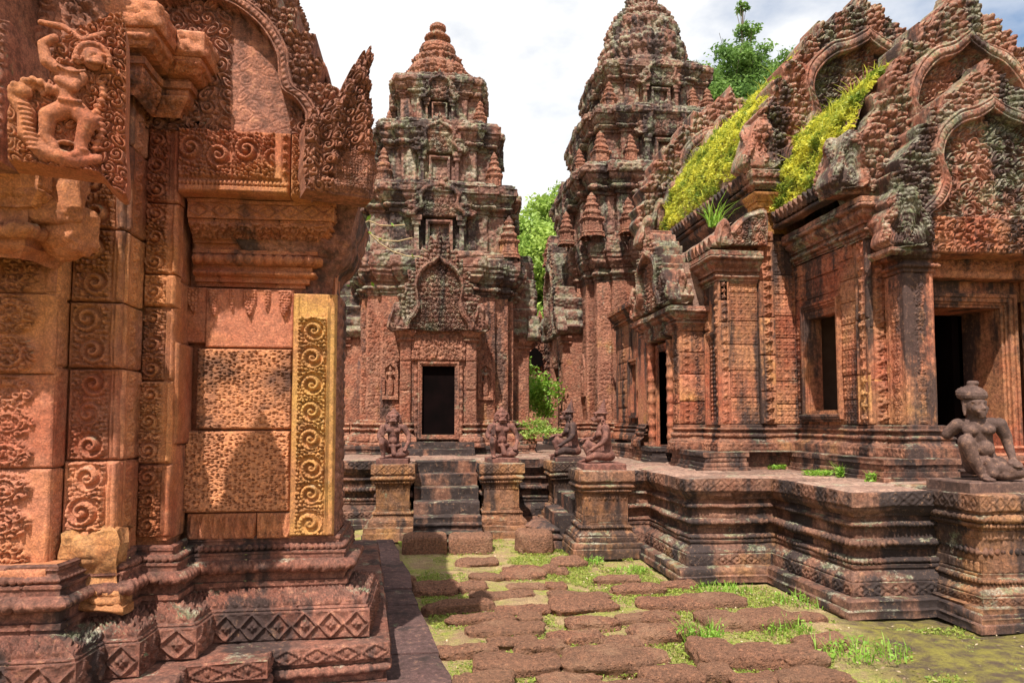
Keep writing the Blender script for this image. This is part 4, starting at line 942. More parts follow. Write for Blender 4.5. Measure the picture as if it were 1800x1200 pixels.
mb.build('floor', M['dark'], hall)
Z1 = TZ+PL-.02
wbase = [('v', .10, 0, o_leaves(.05), .010), ('l', .004, -.02), ('c', .045, -.035, o_curls(.05, 2), .008), ('v', .015, 0), ('l', .003, -.012), ('t', .045, 0, o_petals(.05), .012), ('l', .003, -.016), ('v', .03, 0), ('l', .003, .01), ('t', .03, 0, o_beads(.03), .008), ('l', .003, -.014), ('v', .03, 0), ('l', .01, -.04)]
wb_off = -sum(p[2] for p in wbase); wb_h = sum(p[1] for p in wbase); ZW = Z1+wb_h
cornp = [('v', .02, 0), ('l', .003, .02), ('v', .03, 0), ('l', .003, .02), ('t', .035, 0, o_beads(.035), .008), ('l', .003, -.01), ('v', .035, 0), ('l', .003, .03), ('v', .02, 0), ('c', .08, .06, o_petals(.06, False), .008), ('v', .02, 0), ('l', .003, .02), ('t', .05, .0, o_leaves(.04), .010), ('l', .003, .02), ('v', .05, 0), ('l', .006, -.02)]
# H2: east room, walls X 4.45, Y 6.3 .. 7.8 ; H1 aisle, X 3.44, Y 7.8 ..
ZC2 = 3.42
xw = 4.45
def wallpiece(o, ex, n, W, H, orn, hd, seed, course=.30, res=.012, m='hall', name='wall_panel', depth=.1, parent=None):
    mb = MB(); z = o[2]; k = 0; rj = random.Random(seed)
    while z < o[2]+H-.02:
        h = min(course*rj.uniform(.85, 1.15), o[2]+H-z); h = o[2]+H-z if o[2]+H-z-h < .1 else h
        dj = rj.uniform(-.008, .008)
        block(mb, (o[0]+n[0]*dj, o[1]+n[1]*dj, z+.002), ex, n, W, h-.004, depth, orn, hd, res, rj.random(), .003, 0, seed=seed+k); z += h; k += 1
    return mb.build(name, M[m], parent or hall)
mb = MB()
mould(mb, [(3.36, 9.75), (3.36, 9.62), (3.06, 9.62), (3.06, 9.3)], wbase, Z1, off0=wb_off, res=.014, closed=False, seed=2, bumpy=.006)
mb.build('base_mouldings', M['hallbase'], hall, warp=.008); mb = MB()
mould(mb, [(3.14, 8.50), (3.14, 8.30), (3.46, 8.30), (3.46, 7.80), (3.95, 7.80), (3.95, 7.84), (4.42, 7.84), (xw, 7.84), (xw, 6.38), (xw, 6.38)][:9], wbase, Z1, off0=wb_off*.8, res=.011, closed=False, seed=5, bumpy=.006)
mould(mb, [(xw, 6.45), (xw-.02, 6.36), (4.58, 6.36), (4.58, 6.06), (4.92, 6.06), (4.92, 6.4)], wbase, Z1, off0=wb_off, res=.010, closed=False, seed=7, bumpy=.006)
mb.build('base_mouldings', M['hallbase'], hall, warp=.008)
# cores
def corebox(name, x0, x1, y0, y1, z0, z1, m='hall', seed=1):
    mb = MB(); mould(mb, [(x0, y0), (x1, y0), (x1, y1), (x0, y1)], [('v', z1-z0, 0)], z0, res=.04, seed=seed, bumpy=.01); mb.build(name, M[m], hall)
corebox('wall', 3.50, 4.6, 7.86, 11.2, Z1, 3.75)
corebox('wall', 6.55, 6.9, 6.5, 11.2, Z1, 4.3)
corebox('wall', 6.2, 6.9, 6.42, 6.9, Z1, 3.45)
corebox('wall', 4.16, 6.9, 7.95, 11.2, 3.6, 4.55, 'halltop')
# -- false window and pilasters of the aisle on the side wall (facing -X)
wallpiece((3.47, 8.29, ZW), (0, -1, 0), NX, .16, 3.22-ZW, o_tiles(.07), .012, 61)
frame(mbw := MB(), (3.47, 8.12, ZW+.07), (0, -1, 0), NX, .26, .98, [(0, -.06), (0, .012), (.02, .014), (.02, .028), (.045, .03), (.045, .042), (.075, .044), (.075, .0)]); mbw.build('window_frame', M['hall'], hall)
for k in range(3):
    mb = MB(); lathe(mb, (3.485, 8.12-.05-.08*k, ZW+.07), [(.03*1.0*a/ .03*.03 if False else a, b) for a, b in ring_prof(.98, .030, 12, .5)], 12); mb.build('baluster', M['hall'], hall)
mb = MB(); mb.quad((3.53, 8.14, ZW), (3.53, 7.8, ZW), (3.53, 7.8, ZW+1.1), (3.53, 8.14, ZW+1.1)); mb.build('window_back', M['shadeblack'], hall)  # near-black sheet paints the shade behind the balusters
wallpiece((3.47, 8.13, ZW+1.13), (0, -1, 0), NX, .33, 3.22-ZW-1.13, None, 0, 62)
# corner pilaster: two faces
wallpiece((3.45, 7.93, ZW), (0, -1, 0), NX, .13, 3.22-ZW, o_flowers(.10), .018, 63, res=.009, name='pilaster')
wallpiece((3.45, 7.80, ZW), EX, NY, .14, 3.22-ZW, o_fret([(.15, None, .5), (.7, o_flowers(.09), 1), (.15, None, .5)]), .018, 64, res=.009, name='pilaster')
wallpiece((3.60, 7.83, ZW), EX, NY, .36, 3.22-ZW, o_tiles(.085), .010, 65, res=.0085, course=.33)
wallpiece((3.97, 7.80, ZW), EX, NY, .20, 3.85-ZW, o_fret([(.2, None, .6), (.65, o_flowers(.12), 1.25), (.15, None, .3)]), .024, 66, res=.009, name='pilaster', course=.45)
wallpiece((4.18, 7.84, ZW), EX, NY, .28, 3.75-ZW, o_tiles(.085), .011, 67, res=.009, course=.28)
# aisle cornice, half vault and half gable
mb = MB(); mould(mb, [(3.47, 11), (3.47, 9.6), (3.47, 8.36), (3.47, 7.83), (3.96, 7.83)], cornp, 3.20, off0=.01, res=.012, closed=False, seed=15, bumpy=.008); mb.build('cornice', M['halltop'], hall, warp=.01)
def vault(name, x0, x1, z0, z1, y0, y1, m, bulge=.35, n=24, bumpy=.03):
    mb = MB(); u = np.linspace(0, 1, n)[:, None]; v = np.linspace(0, 1, max(4, int(abs(y1-y0)/.05)))[None]
    X = x0+(x1-x0)*(u-bulge*np.sin(u*PI)*.35)+0*v; Z = z0+(z1-z0)*(u+bulge*np.sin(u*PI)*.5)+0*v; G = np.stack([X, y0+(y1-y0)*v+0*X, Z], -1)
    G = G+(fbm(G, 4, 3, 3)-.5)[..., None]*bumpy*2*np.array([-1, 0, 1]); mb.grid(G, flip=True); return mb.build(name, M[m], hall), G
vault('aisle_roof', 3.36, 4.2, 3.62, 4.15, 7.9, 11.2, 'flat')
mb = MB()
def half_gable(mb, o, W, H, res, thick, dep, seed):
    pts = [(0, 0), (0, .18*H), (.10*W, .34*H), (.22*W, .36*H), (.34*W, .55*H), (.5*W, .78*H), (.7*W, .95*H), (1.0*W, 1.0*H), (1.0*W, 0)]
    cf = o_curls(.09, seed)
    def hf(X, Zz, rho, t): 
        edge = np.clip((1-rho)/.02, 0, 1); fr = np.clip(1-np.abs(rho-.86)/.09, 0, 1)**.6*(t < .72)
        return dep*(cf(X+4, Zz+2, 1, 1)*(rho < .8)+1.3*fr)
    fan(mb, o, EX, NY, catmull(pts, 4), (.8*W, .05*H), hf, res, thick)
half_gable(mb, (3.42, 7.72, 3.64), .62, .44, .012, .22, .03, 3)
for k in range(8):
    naga(mb, (3.36, 7.78+.13*k, 3.60), (0, -1, 0), NX, .12, .15, .016, .10, 1, 0, .015, 0)
naga(mb, (3.50, 7.70, 3.62), EX, NY, .2, .3, .012, .12, 3, 0, .02, 0)
mb.build('half_gable', M['halltop'], hall, warp=.012)
# -- south porch (door facing -X)
PX = 3.14
wallpiece((PX, 8.30, ZW), EX, NY, .34, 2.98-ZW, o_fret([(.12, None, .4), (.30, o_flowers(.08), .9), (.08, None, .3), (.4, o_scroll(.12, 1, 3), .8), (.1, None, .3)]), .018, 71, res=.010, name='porch_side')
wallpiece((PX, 8.52, ZW), (0, -1, 0), NX, .21, 2.98-ZW, o_scroll(.12, 1, 5), .02, 72, res=.010, name='porch_pier')
wallpiece((PX, 9.60, ZW), (0, -1, 0), NX, .21, 2.98-ZW, o_scroll(.12, 1, 6), .02, 73, res=.012, name='porch_pier')
mb = MB(); frame(mb, (PX+.06, 9.27, Z1+.03), (0, -1, 0), NX, .60, 1.30, [(0, -.35), (0, .0), (.02, .0), (.02, .015), (.05, .015), (.05, .03), (.09, .03), (.09, -.1)]); mb.build('door_frame', M['ochre'] if False else M['hall'], hall)
M['dooryel'] = sandstone('orange_door_lining', (.62, .30, .08), (.55, .25, .08), (.5, .2, .1), black=.05, lichen=0, yellow=.3, top=0, blockvar=.1)
mb = MB(); mb.box(PX+.07, PX+.5, 9.27, 9.30, Z1, 2.65); mb.box(PX+.07, PX+.5, 8.645, 8.665, Z1, 2.65); mb.box(PX+.5, PX+.53, 8.6, 9.32, Z1, 2.65); mb.build('door_lining', M['dooryel'], hall)
for yy in (8.585, 9.36):
    mb = MB(); lathe(mb, (PX-.015, yy, Z1), ring_prof(1.42, .052, 6, .28), 16); mb.build('colonnette', M['hall'], hall)
mb = MB(); block(mb, (PX-.03, 9.50, 2.64), (0, -1, 0), NX, 1.06, .36, .2, lambda s, t, L, H: o_curls(.10, 31)(s, t, L, H), .05, .011, .5, .005); mb.build('lintel', M['halltop'], hall)
mb = MB(); mould(mb, [(3.40, 9.70), (PX-.01, 9.70), (PX-.01, 8.29), (3.5, 8.29)], [(p[0], p[1]*.7)+tuple(p[2:]) for p in cornp], 2.72, off0=.0, res=.012, closed=False, seed=16, bumpy=.008); mb.build('porch_cornice', M['halltop'], hall, warp=.01)
mb = MB(); gable(mb, (PX-.14, 8.94, 3.02), (0, -1, 0), NX, .72, 1.02, res=.012, thick=.30, dep=.038, leaf=9, curl=.08, seed=6); mb.build('porch_pediment', M['halltop'], hall, warp=.01)
mb = MB(); naga(mb, (PX-.15, 8.32, 3.0), (0, -1, 0), NX, .30, .42, .012, .14, 5, .1, .03); mb.build('naga_antefix', M['halltop'], hall); mb = MB(); naga(mb, (PX-.15, 9.58, 3.0), (0, -1, 0), NX, .30, .42, .012, .14, 5, -.1, .03); mb.build('naga_antefix', M['halltop'], hall); mb = MB()
naga(mb, (PX+.0, 8.24, 3.0), EX, NY, .26, .40, .012, .12, 5, .0, .03); mb.build('naga_antefix', M['halltop'], hall)
mb = MB()
mb.box(PX+.1, 3.9, 8.30, 9.6, 2.9, 3.55); mb.build('porch_attic', M['flat'], hall, warp=.03)
vault('porch_roof', PX+.2, 4.1, 3.5, 4.0, 8.25, 9.65, 'flat')
# -- H2 side wall (facing -X) with the window
for (ya, yb, z0, z1) in ((7.84, 7.62, ZW, 3.42), (6.92, 6.60, ZW, 3.42), (7.62, 6.92, 2.72, 3.42)):
    wallpiece((xw, ya, z0), (0, -1, 0), NX, ya-yb, z1-z0, o_tiles(.095), .012, int(ya*10), res=.0095, course=.25)
wallpiece((xw, 7.62, ZW-.06), (0, -1, 0), NX, .70, .16, o_leaves(.05), .01, 90, res=.01)
mb = MB(); frame(mb, (xw-.005, 7.54, ZW+.16), (0, -1, 0), NX, .54, 1.14, [(0, -.16), (0, -.0), (.022, .0), (.022, .016), (.045, .016), (.045, .034), (.075, .034), (.075, .048), (.10, .048), (.10, -.06)]); mb.build('window_frame', M['hall'], hall)
mb = MB(); mould(mb, [(xw, 7.66), (xw, 6.88)], [('v', .02, .0), ('l', .003, .02), ('t', .03, 0), ('l', .003, .02), ('v', .025, 0), ('l', .004, -.03)], ZW+.03, off0=.05, res=.012, closed=False, vis=lambda i: True); mb.build('window_sill', M['dark'], hall)
# inner room surfaces seen through the window and the door
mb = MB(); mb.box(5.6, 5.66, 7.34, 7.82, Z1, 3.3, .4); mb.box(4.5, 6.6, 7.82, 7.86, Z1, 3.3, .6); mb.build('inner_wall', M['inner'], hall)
# corner pilaster strips of H2 (faces -X and -Y)
wallpiece((xw-.03, 6.60, ZW), (0, -1, 0), NX, .22, 3.42-ZW, o_fret([(.12, None, .5), (.66, o_flowers(.12), 1.1), (.22, None, .6)]), .024, 101, res=.0085, name='pilaster', course=.5)
wallpiece((xw-.03, 6.38, ZW), EX, NY, .24, 3.42-ZW, o_fret([(.14, None, .6), (.72, o_flowers(.13), 1.2), (.14, None, .2)]), .026, 102, res=.0085, name='pilaster', course=.5)
# portico pier
for i, (o, ex, n, Wd) in enumerate([((4.59, 6.38, ZW), (0, -1, 0), NX, .30), ((4.59, 6.08, ZW), EX, NY, .30), ((4.89, 6.08, ZW), EYp, NXp, .30)]):
    wallpiece(o, ex, n, Wd, 2.98-ZW, o_fret([(.10, None, .6), (.12, o_beads(.02), .5), (.56, lambda a, b, c, d: np.maximum(o_medal(3)(a, b, c, d), .0), 1.0), (.12, o_beads(.02), .5), (.10, None, .6)]), .012, 110+i, res=.0075, name='portico_pier', course=1.7)
mb = MB(); mould(mb, [(4.59, 6.4), (4.59, 6.08), (4.89, 6.08), (4.89, 6.4)], [('l', .01, .02), ('v', .03, 0), ('l', .003, .015), ('t', .04, 0, o_beads(.04), .01), ('l', .003, -.015), ('s', .05, 0), ('t', .06, .01, o_petals(.05), .012), ('l', .003, .01), ('v', .02, 0), ('l', .003, .03), ('c', .09, .05), ('v', .05, 0), ('l', .003, -.1)], 2.98, off0=.0, res=.009, closed=False, seed=3, bumpy=.004, vis=lambda i: True); mb.build('pier_capital', M['hall'], hall)
# right hand pier (at the frame edge)
for i, (o, ex, n, Wd) in enumerate([((6.11, 6.38, ZW), (0, -1, 0), NX, .30), ((6.11, 6.08, ZW), EX, NY, .30)]):
    wallpiece(o, ex, n, Wd, 3.2-ZW, o_medal(3), .012, 120+i, res=.02, name='portico_pier', course=1.7)
# east doorway
mb = MB(); frame(mb, (5.16, 6.42, Z1+.10), EX, NY, .78, 1.44, [(0, -.55), (0, -.02), (.03, -.02), (.03, .0), (.055, .0), (.055, .03), (.10, .03), (.10, .05), (.135, .05), (.135, -.05)], res=.02); mb.build('door_frame', M['hall'], hall)
mb = MB(); lathe(mb, (4.965, 6.36, Z1+.05), ring_prof(1.6, .05, 9, .22), 14); mb.build('colonnette', M['hall'], hall)
mb = MB()
for k in range(4): mould(mb, [(4.9, 6.36-.09*k), (6.15, 6.36-.09*k)], [('v', .03, 0), ('l', .002, .01), ('t', .03, 0), ('l', .003, -.15)], Z1+.10-.07*k-.06, res=.02, closed=False, vis=lambda i: True)
mb.build('door_sill', M['hall'], hall)
mb = MB(); block(mb, (4.86, 6.26, 2.98), EX, NY, 1.4, .46, .2, lambda s, t, L, H: np.where((t > H*.15) & (t < H*.62), np.clip(o_arcs(.16)(s, t-H*.15, L, H*.47)*.7+o_curls(.085, 9)(s, t, L, H)*.8, 0, 1.2), np.where(t > H*.7, o_curls(.07, 3)(s, t, L, H)*.6, .2)), .035, .009, .5, .004); mb.build('lintel', M['hall'], hall)
mb = MB(); mb.box(4.5, 4.95, 6.42, 6.5, Z1, 3.4); mb.box(4.9, 6.3, 6.44, 6.5, 2.78, 3.45); mb.box(5.0, 5.80, 7.3, 7.34, Z1, 2.55, .6); mb.build('inner_wall', M['hall'], hall)
mb = MB(); mb.box(4.5, 6.9, 6.9, 7.8, 3.35, 3.4); mb.box(4.9, 6.6, 7.6, 7.7, Z1, 3.4); mb.box(5.80, 5.88, 6.95, 7.35, Z1, 3.3); mb.box(4.9, 5.1, 7.2, 7.3, Z1, 3.3); mb.box(4.66, 4.84, 6.95, 7.0, Z1, 3.3); mb.build('painted_interior_shade', M['shadeblack'], hall)  # boxes coloured near black, so the room's shade is painted on
# H2 cornice/eave facing -X and corner capital
mb = MB(); mould(mb, [(xw-.02, 7.80), (xw-.02, 6.62)], cornp, 3.42, off0=.0, res=.011, closed=False, seed=19, bumpy=.01)
mould(mb, [(xw-.04, 6.70), (xw-.04, 6.36), (4.86, 6.36)], [(p[0], p[1]*1.05)+tuple(p[2:]) for p in cornp], 3.38, off0=.03, res=.010, closed=False, seed=20, bumpy=.008)
mb.build('cornice', M['halltop'], hall, warp=.008)
def eave_row(name, x, y0, y1, z, step=.10, h=.13):
    mb = MB(); y = y0
    while y > y1:
        lathe_p = [(.001, -.0)] ; naga(mb, (x, y, z), (0, -1, 0), NX, step*1.05, h, .014, .10, 1, 0, .02, .3); y -= step
    mould(mb, [(x+.05, y0+.05), (x+.05, y1)], [('l', .01, .10), ('v', .035, 0, o_beads(.05), .01), ('l', .004, -.03), ('v', .02, 0)], z-.07, off0=-.04, res=.014, closed=False, vis=lambda i: True)
    mb.build(name, M['dark'], hall, warp=.012)
eave_row('eave_tiles', 4.17, 7.72, 6.60, 3.93)
# roofs
v2, G2 = vault('roof', 4.22, HX, 3.92, 5.30, 6.40, 7.95, 'flat', bulge=.62)
v1, G1 = vault('roof', 3.95, HX, 4.50, 6.40, 7.95, 11.3, 'flat', bulge=.50)
mb = MB(); mb.quad((HX, 6.4, 5.35), (HX, 7.95, 5.35), (6.8, 7.95, 3.92), (6.8, 6.4, 3.92)); mb.quad((HX, 7.95, 6.45), (HX, 11.3, 6.45), (7.05, 11.3, 4.5), (7.05, 7.95, 4.5)); mb.build('roof_far_slope', M['flat'], hall)
eave_row('eave_tiles', 3.92, 11.2, 7.95, 4.47, .12, .15)
mb = MB(); mould(mb, [(4.14, 11.2), (4.14, 7.97)], [('v', .1, 0), ('l', .003, .03), ('v', .05, 0), ('l', .003, .03), ('t', .05, 0, o_beads(.05), .008), ('l', .003, .02), ('v', .04, 0), ('c', .12, .10), ('v', .04, 0)], 3.98, res=.018, closed=False, vis=lambda i: True, bumpy=.01); mb.build('upper_cornice', M['dark'], hall, warp=.01)
# gables: A over the portico, B behind it, C at the end of the high roof, D at the far end
mb = MB()
def tyA(X, Zz): return np.where(Zz < .42, o_curls(.12, 40)(X+4, Zz+4, 1, 1)*1.1, o_curls(.13, 41)(X+4, Zz+4, 1, 1)*1.3)
gable(mb, (HX, 6.02, 3.38), EX, NY, 1.12, 1.62, res=.0095, thick=.28, dep=.042, leaf=11, curl=.10, seed=12, tymp=tyA, outer=STEP); mb.build('pediment', M['halltop'], hall, warp=.012)
mb = MB(); block(mb, (4.62, 5.99, 3.16), EX, NY, 1.8, .36, .3, lambda s, t, L, H: np.where(t < H*.12, .6*o_dent(.03)(s, t, L, H*.12), o_curls(.11, 77)(s, t, L, H)), .045, .009, .4, .004); mb.build('frieze', M['hall'], hall)
mb = MB(); naga(mb, (4.54, 5.97, 3.18), (math.cos(.25), -math.sin(.25), 0), (-math.sin(.25), -math.cos(.25), 0), .46, .56, .008, .20, 5, 0, .05, .05)
mould(mb, [(4.40, 6.3), (4.40, 5.98), (4.72, 5.98), (4.72, 6.3)], [('c', .05, .04, o_petals(.05, False), .01), ('v', .02, 0), ('l', .003, -.1)], 3.12, res=.01, closed=False, vis=lambda i: True); mb.build('naga_antefix', M['halltop'], hall, warp=.008)
mb = MB(); gable(mb, (HX+.03, 6.34, 3.82), EX, NY, 1.24, 2.14, res=.0125, thick=.34, dep=.06, leaf=12, curl=.13, seed=15, outer=STEP); mb.build('pediment', M['halltop'], hall, warp=.02)
mb = MB(); naga(mb, (4.16, 6.26, 3.84), EX, NY, .38, .56, .011, .25, 3, .1, .05, 0); naga(mb, (4.10, 6.45, 3.84), (0, -1, 0), NX, .42, .55, .013, .25, 3, .0, .05, 0)
mould(mb, [(4.02, 6.55), (4.02, 6.28), (4.5, 6.28)], [('v', .16, 0, o_curls(.1, 2), .03)], 3.80, res=.012, closed=False, vis=lambda i: True, bumpy=.02); mb.build('naga_antefix', M['halltop'], hall, warp=.012)
mb = MB(); gable(mb, (HX, 7.93, 4.72), EX, NY, 1.50, 2.16, res=.0135, thick=.36, dep=.07, leaf=12, curl=.14, seed=18, outer=STEP); mb.build('pediment', M['halltop'], hall, warp=.02)
mb = MB(); naga(mb, (4.06, 7.86, 4.62), EX, NY, .46, .62, .012, .3, 3, .05, .05, 0); naga(mb, (3.96, 8.02, 4.6), (0, -1, 0), NX, .4, .6, .014, .3, 3, .0, .05, 0)
mould(mb, [(3.98, 8.10), (3.98, 7.84), (4.5, 7.84)], [('c', .08, .06, o_petals(.08, False), .01), ('v', .05, 0), ('l', .003, .02), ('v', .10, 0, o_curls(.07, 2), .02)], 4.38, res=.012, closed=False, vis=lambda i: True, bumpy=.012)
mb.build('naga_antefix', M['ochre'] if False else M['halltop'], hall, warp=.01)
mb = MB(); mould(mb, [(4.06, 8.1), (4.06, 7.90), (4.40, 7.90), (4.40, 8.0)], [('v', .25, 0), ('l', .003, .03), ('v', .06, 0), ('l', .003, .03), ('v', .06, .01), ('l', .003, .02), ('c', .1, .05)], 3.85, res=.015, closed=False, vis=lambda i: True, bumpy=.01); mb.build('gable_bracket', M['dooryel'], hall)
mb = MB(); gable(mb, (5.35, 11.45, 4.85), EX, NY, 1.75, 2.5, res=.022, thick=.4, dep=.07, leaf=12, curl=.18, seed=19, outer=STEP); 
for k in range(7): naga(mb, (3.75+.22*k, 11.3-.02*k, 4.55+.30*k), EX, NY, .34, .5, .02, .3, 3, 0, .05, 0)
mb.build('pediment', M['halltop'], hall, warp=.02)
# narrow link building behind the porch, seen between porch and tower
corebox('wall', 3.85, 4.9, 9.9, 13.8, Z1, 3.6)
mb = MB(); mould(mb, [(3.85, 13.8), (3.85, 9.9)], wbase, Z1, off0=wb_off, res=.02, closed=False, vis=lambda i: True); mould(mb, [(3.83, 13.8), (3.83, 9.9)], cornp, 3.4, res=.025, closed=False, vis=lambda i: True); mb.build('base_mouldings', M['hall'], hall)
wallpiece((3.83, 12.0, ZW), (0, -1, 0), NX, .9, 2.0, o_flowers(.14), .02, 140, res=.02)
wallpiece((3.83, 13.6, ZW), (0, -1, 0), NX, .9, 2.0, o_flowers(.14), .02, 141, res=.02)
mb = MB(); frame(mb, (3.82, 12.6, ZW+.2), (0, -1, 0), NX, .4, .9, [(0, -.1), (0, .03), (.06, .03), (.06, .06), (.1, .06), (.1, 0)]); mb.build('window_frame', M['hall'], hall)

# ================================================================== TOWERS
def prof_scale(pr, k): return [(p[0], p[1]*k, p[2]*k)+((p[3],) if len(p) > 3 else ())+((p[4]*k,) if len(p) > 4 else ()) for p in pr]
def mini_tower(mb, c, s, h, res):
    """small square shrine: moulded foot, niche storey, three shrinking tiers and a bud"""
    r2 = max(res*.9, .014); V = lambda i: True; z = c[2]; st = 1.0
    mould(mb, redent(c[0], c[1], s*.36, [(s*.22, s*.07)]), [('v', h*.05, 0), ('l', .004, -s*.05), ('t', h*.05, 0), ('l', .004, -s*.03), ('v', h*.22, 0, o_fret([(.25, None, .8), (.5, o_leaves(.03), .4), (.25, None, .8)]), .010), ('l', .004, s*.04), ('v', h*.03, 0), ('l', .004, s*.05), ('v', h*.04, 0), ('l', .004, -s*.12)], z, off0=s*.10, res=r2, vis=V, bumpy=.012, joint=.003)
    z += h*.40
    for k, f in enumerate((.74, .56, .38)):
        hh = h*(.19, .15, .12)[k]
        mould(mb, redent(c[0], c[1], s*.36*f, [(s*.22*f, s*.08*f)]), [('v', hh*.5, 0), ('l', .003, s*.05*f), ('v', hh*.28, 0, o_leaves(.03), .012), ('l', hh*.2, -s*.10*f)], z, off0=s*.03, res=r2, vis=V, bumpy=.012, joint=.003); z += hh
    lathe(mb, (c[0], c[1], z-h*.01), [(s*.16, 0), (s*.20, h*.03), (s*.12, h*.06), (s*.07, h*.10), (.001, h*.14)], 10, flute=.1, nf=8)
def devata(name, o, ex, n, h, parent, m):
    b = Body(); k = h
    b.limb([(0, 0, .02*k, .05*k), (0, 0, .46*k, .085*k)]); b.limb([(-.05*k, 0, .02*k, .04*k), (-.045*k, 0, .45*k, .07*k)]); b.limb([(.05*k, 0, .02*k, .04*k), (.045*k, 0, .45*k, .07*k)])
    b.limb([(0, 0, .48*k, .085*k), (0, 0, .60*k, .062*k), (0, -.01*k, .72*k, .075*k)]); b.limb([(-.1*k, 0, .77*k, .03*k), (.1*k, 0, .77*k, .03*k)])
    b.ell((-.04*k, -.06*k, .70*k), (.034*k,)*3); b.ell((.04*k, -.06*k, .70*k), (.034*k,)*3)
    b.limb([(0, 0, .78*k, .028*k), (0, 0, .83*k, .028*k)]); b.ell((0, -.01*k, .875*k), (.055*k, .055*k, .065*k)); b.limb([(0, 0, .92*k, .05*k), (0, 0, 1.0*k, .015*k)])
    b.limb([(-.12*k, 0, .76*k, .03*k), (-.155*k, 0, .60*k, .024*k), (-.13*k, -.02*k, .46*k, .018*k)]); b.limb([(.12*k, 0, .76*k, .03*k), (.17*k, 0, .62*k, .024*k), (.12*k, -.03*k, .72*k, .018*k)])
    rz = math.atan2(ex[1], ex[0]); off = np.array(o)-np.array(parent.location)
    return b.build(name, M[m], parent, .0105*max(1, h/.6), 2, loc=tuple(off), rz=rz)
def frames(cx, cy, a):
    """four face frames (origin at face centre, ex, n)"""
    return [((cx, cy-a), (1, 0, 0), (0, -1, 0)), ((cx-a, cy), (0, -1, 0), (-1, 0, 0)), ((cx+a, cy), (0, 1, 0), (1, 0, 0)), ((cx, cy+a), (-1, 0, 0), (0, 1, 0))]
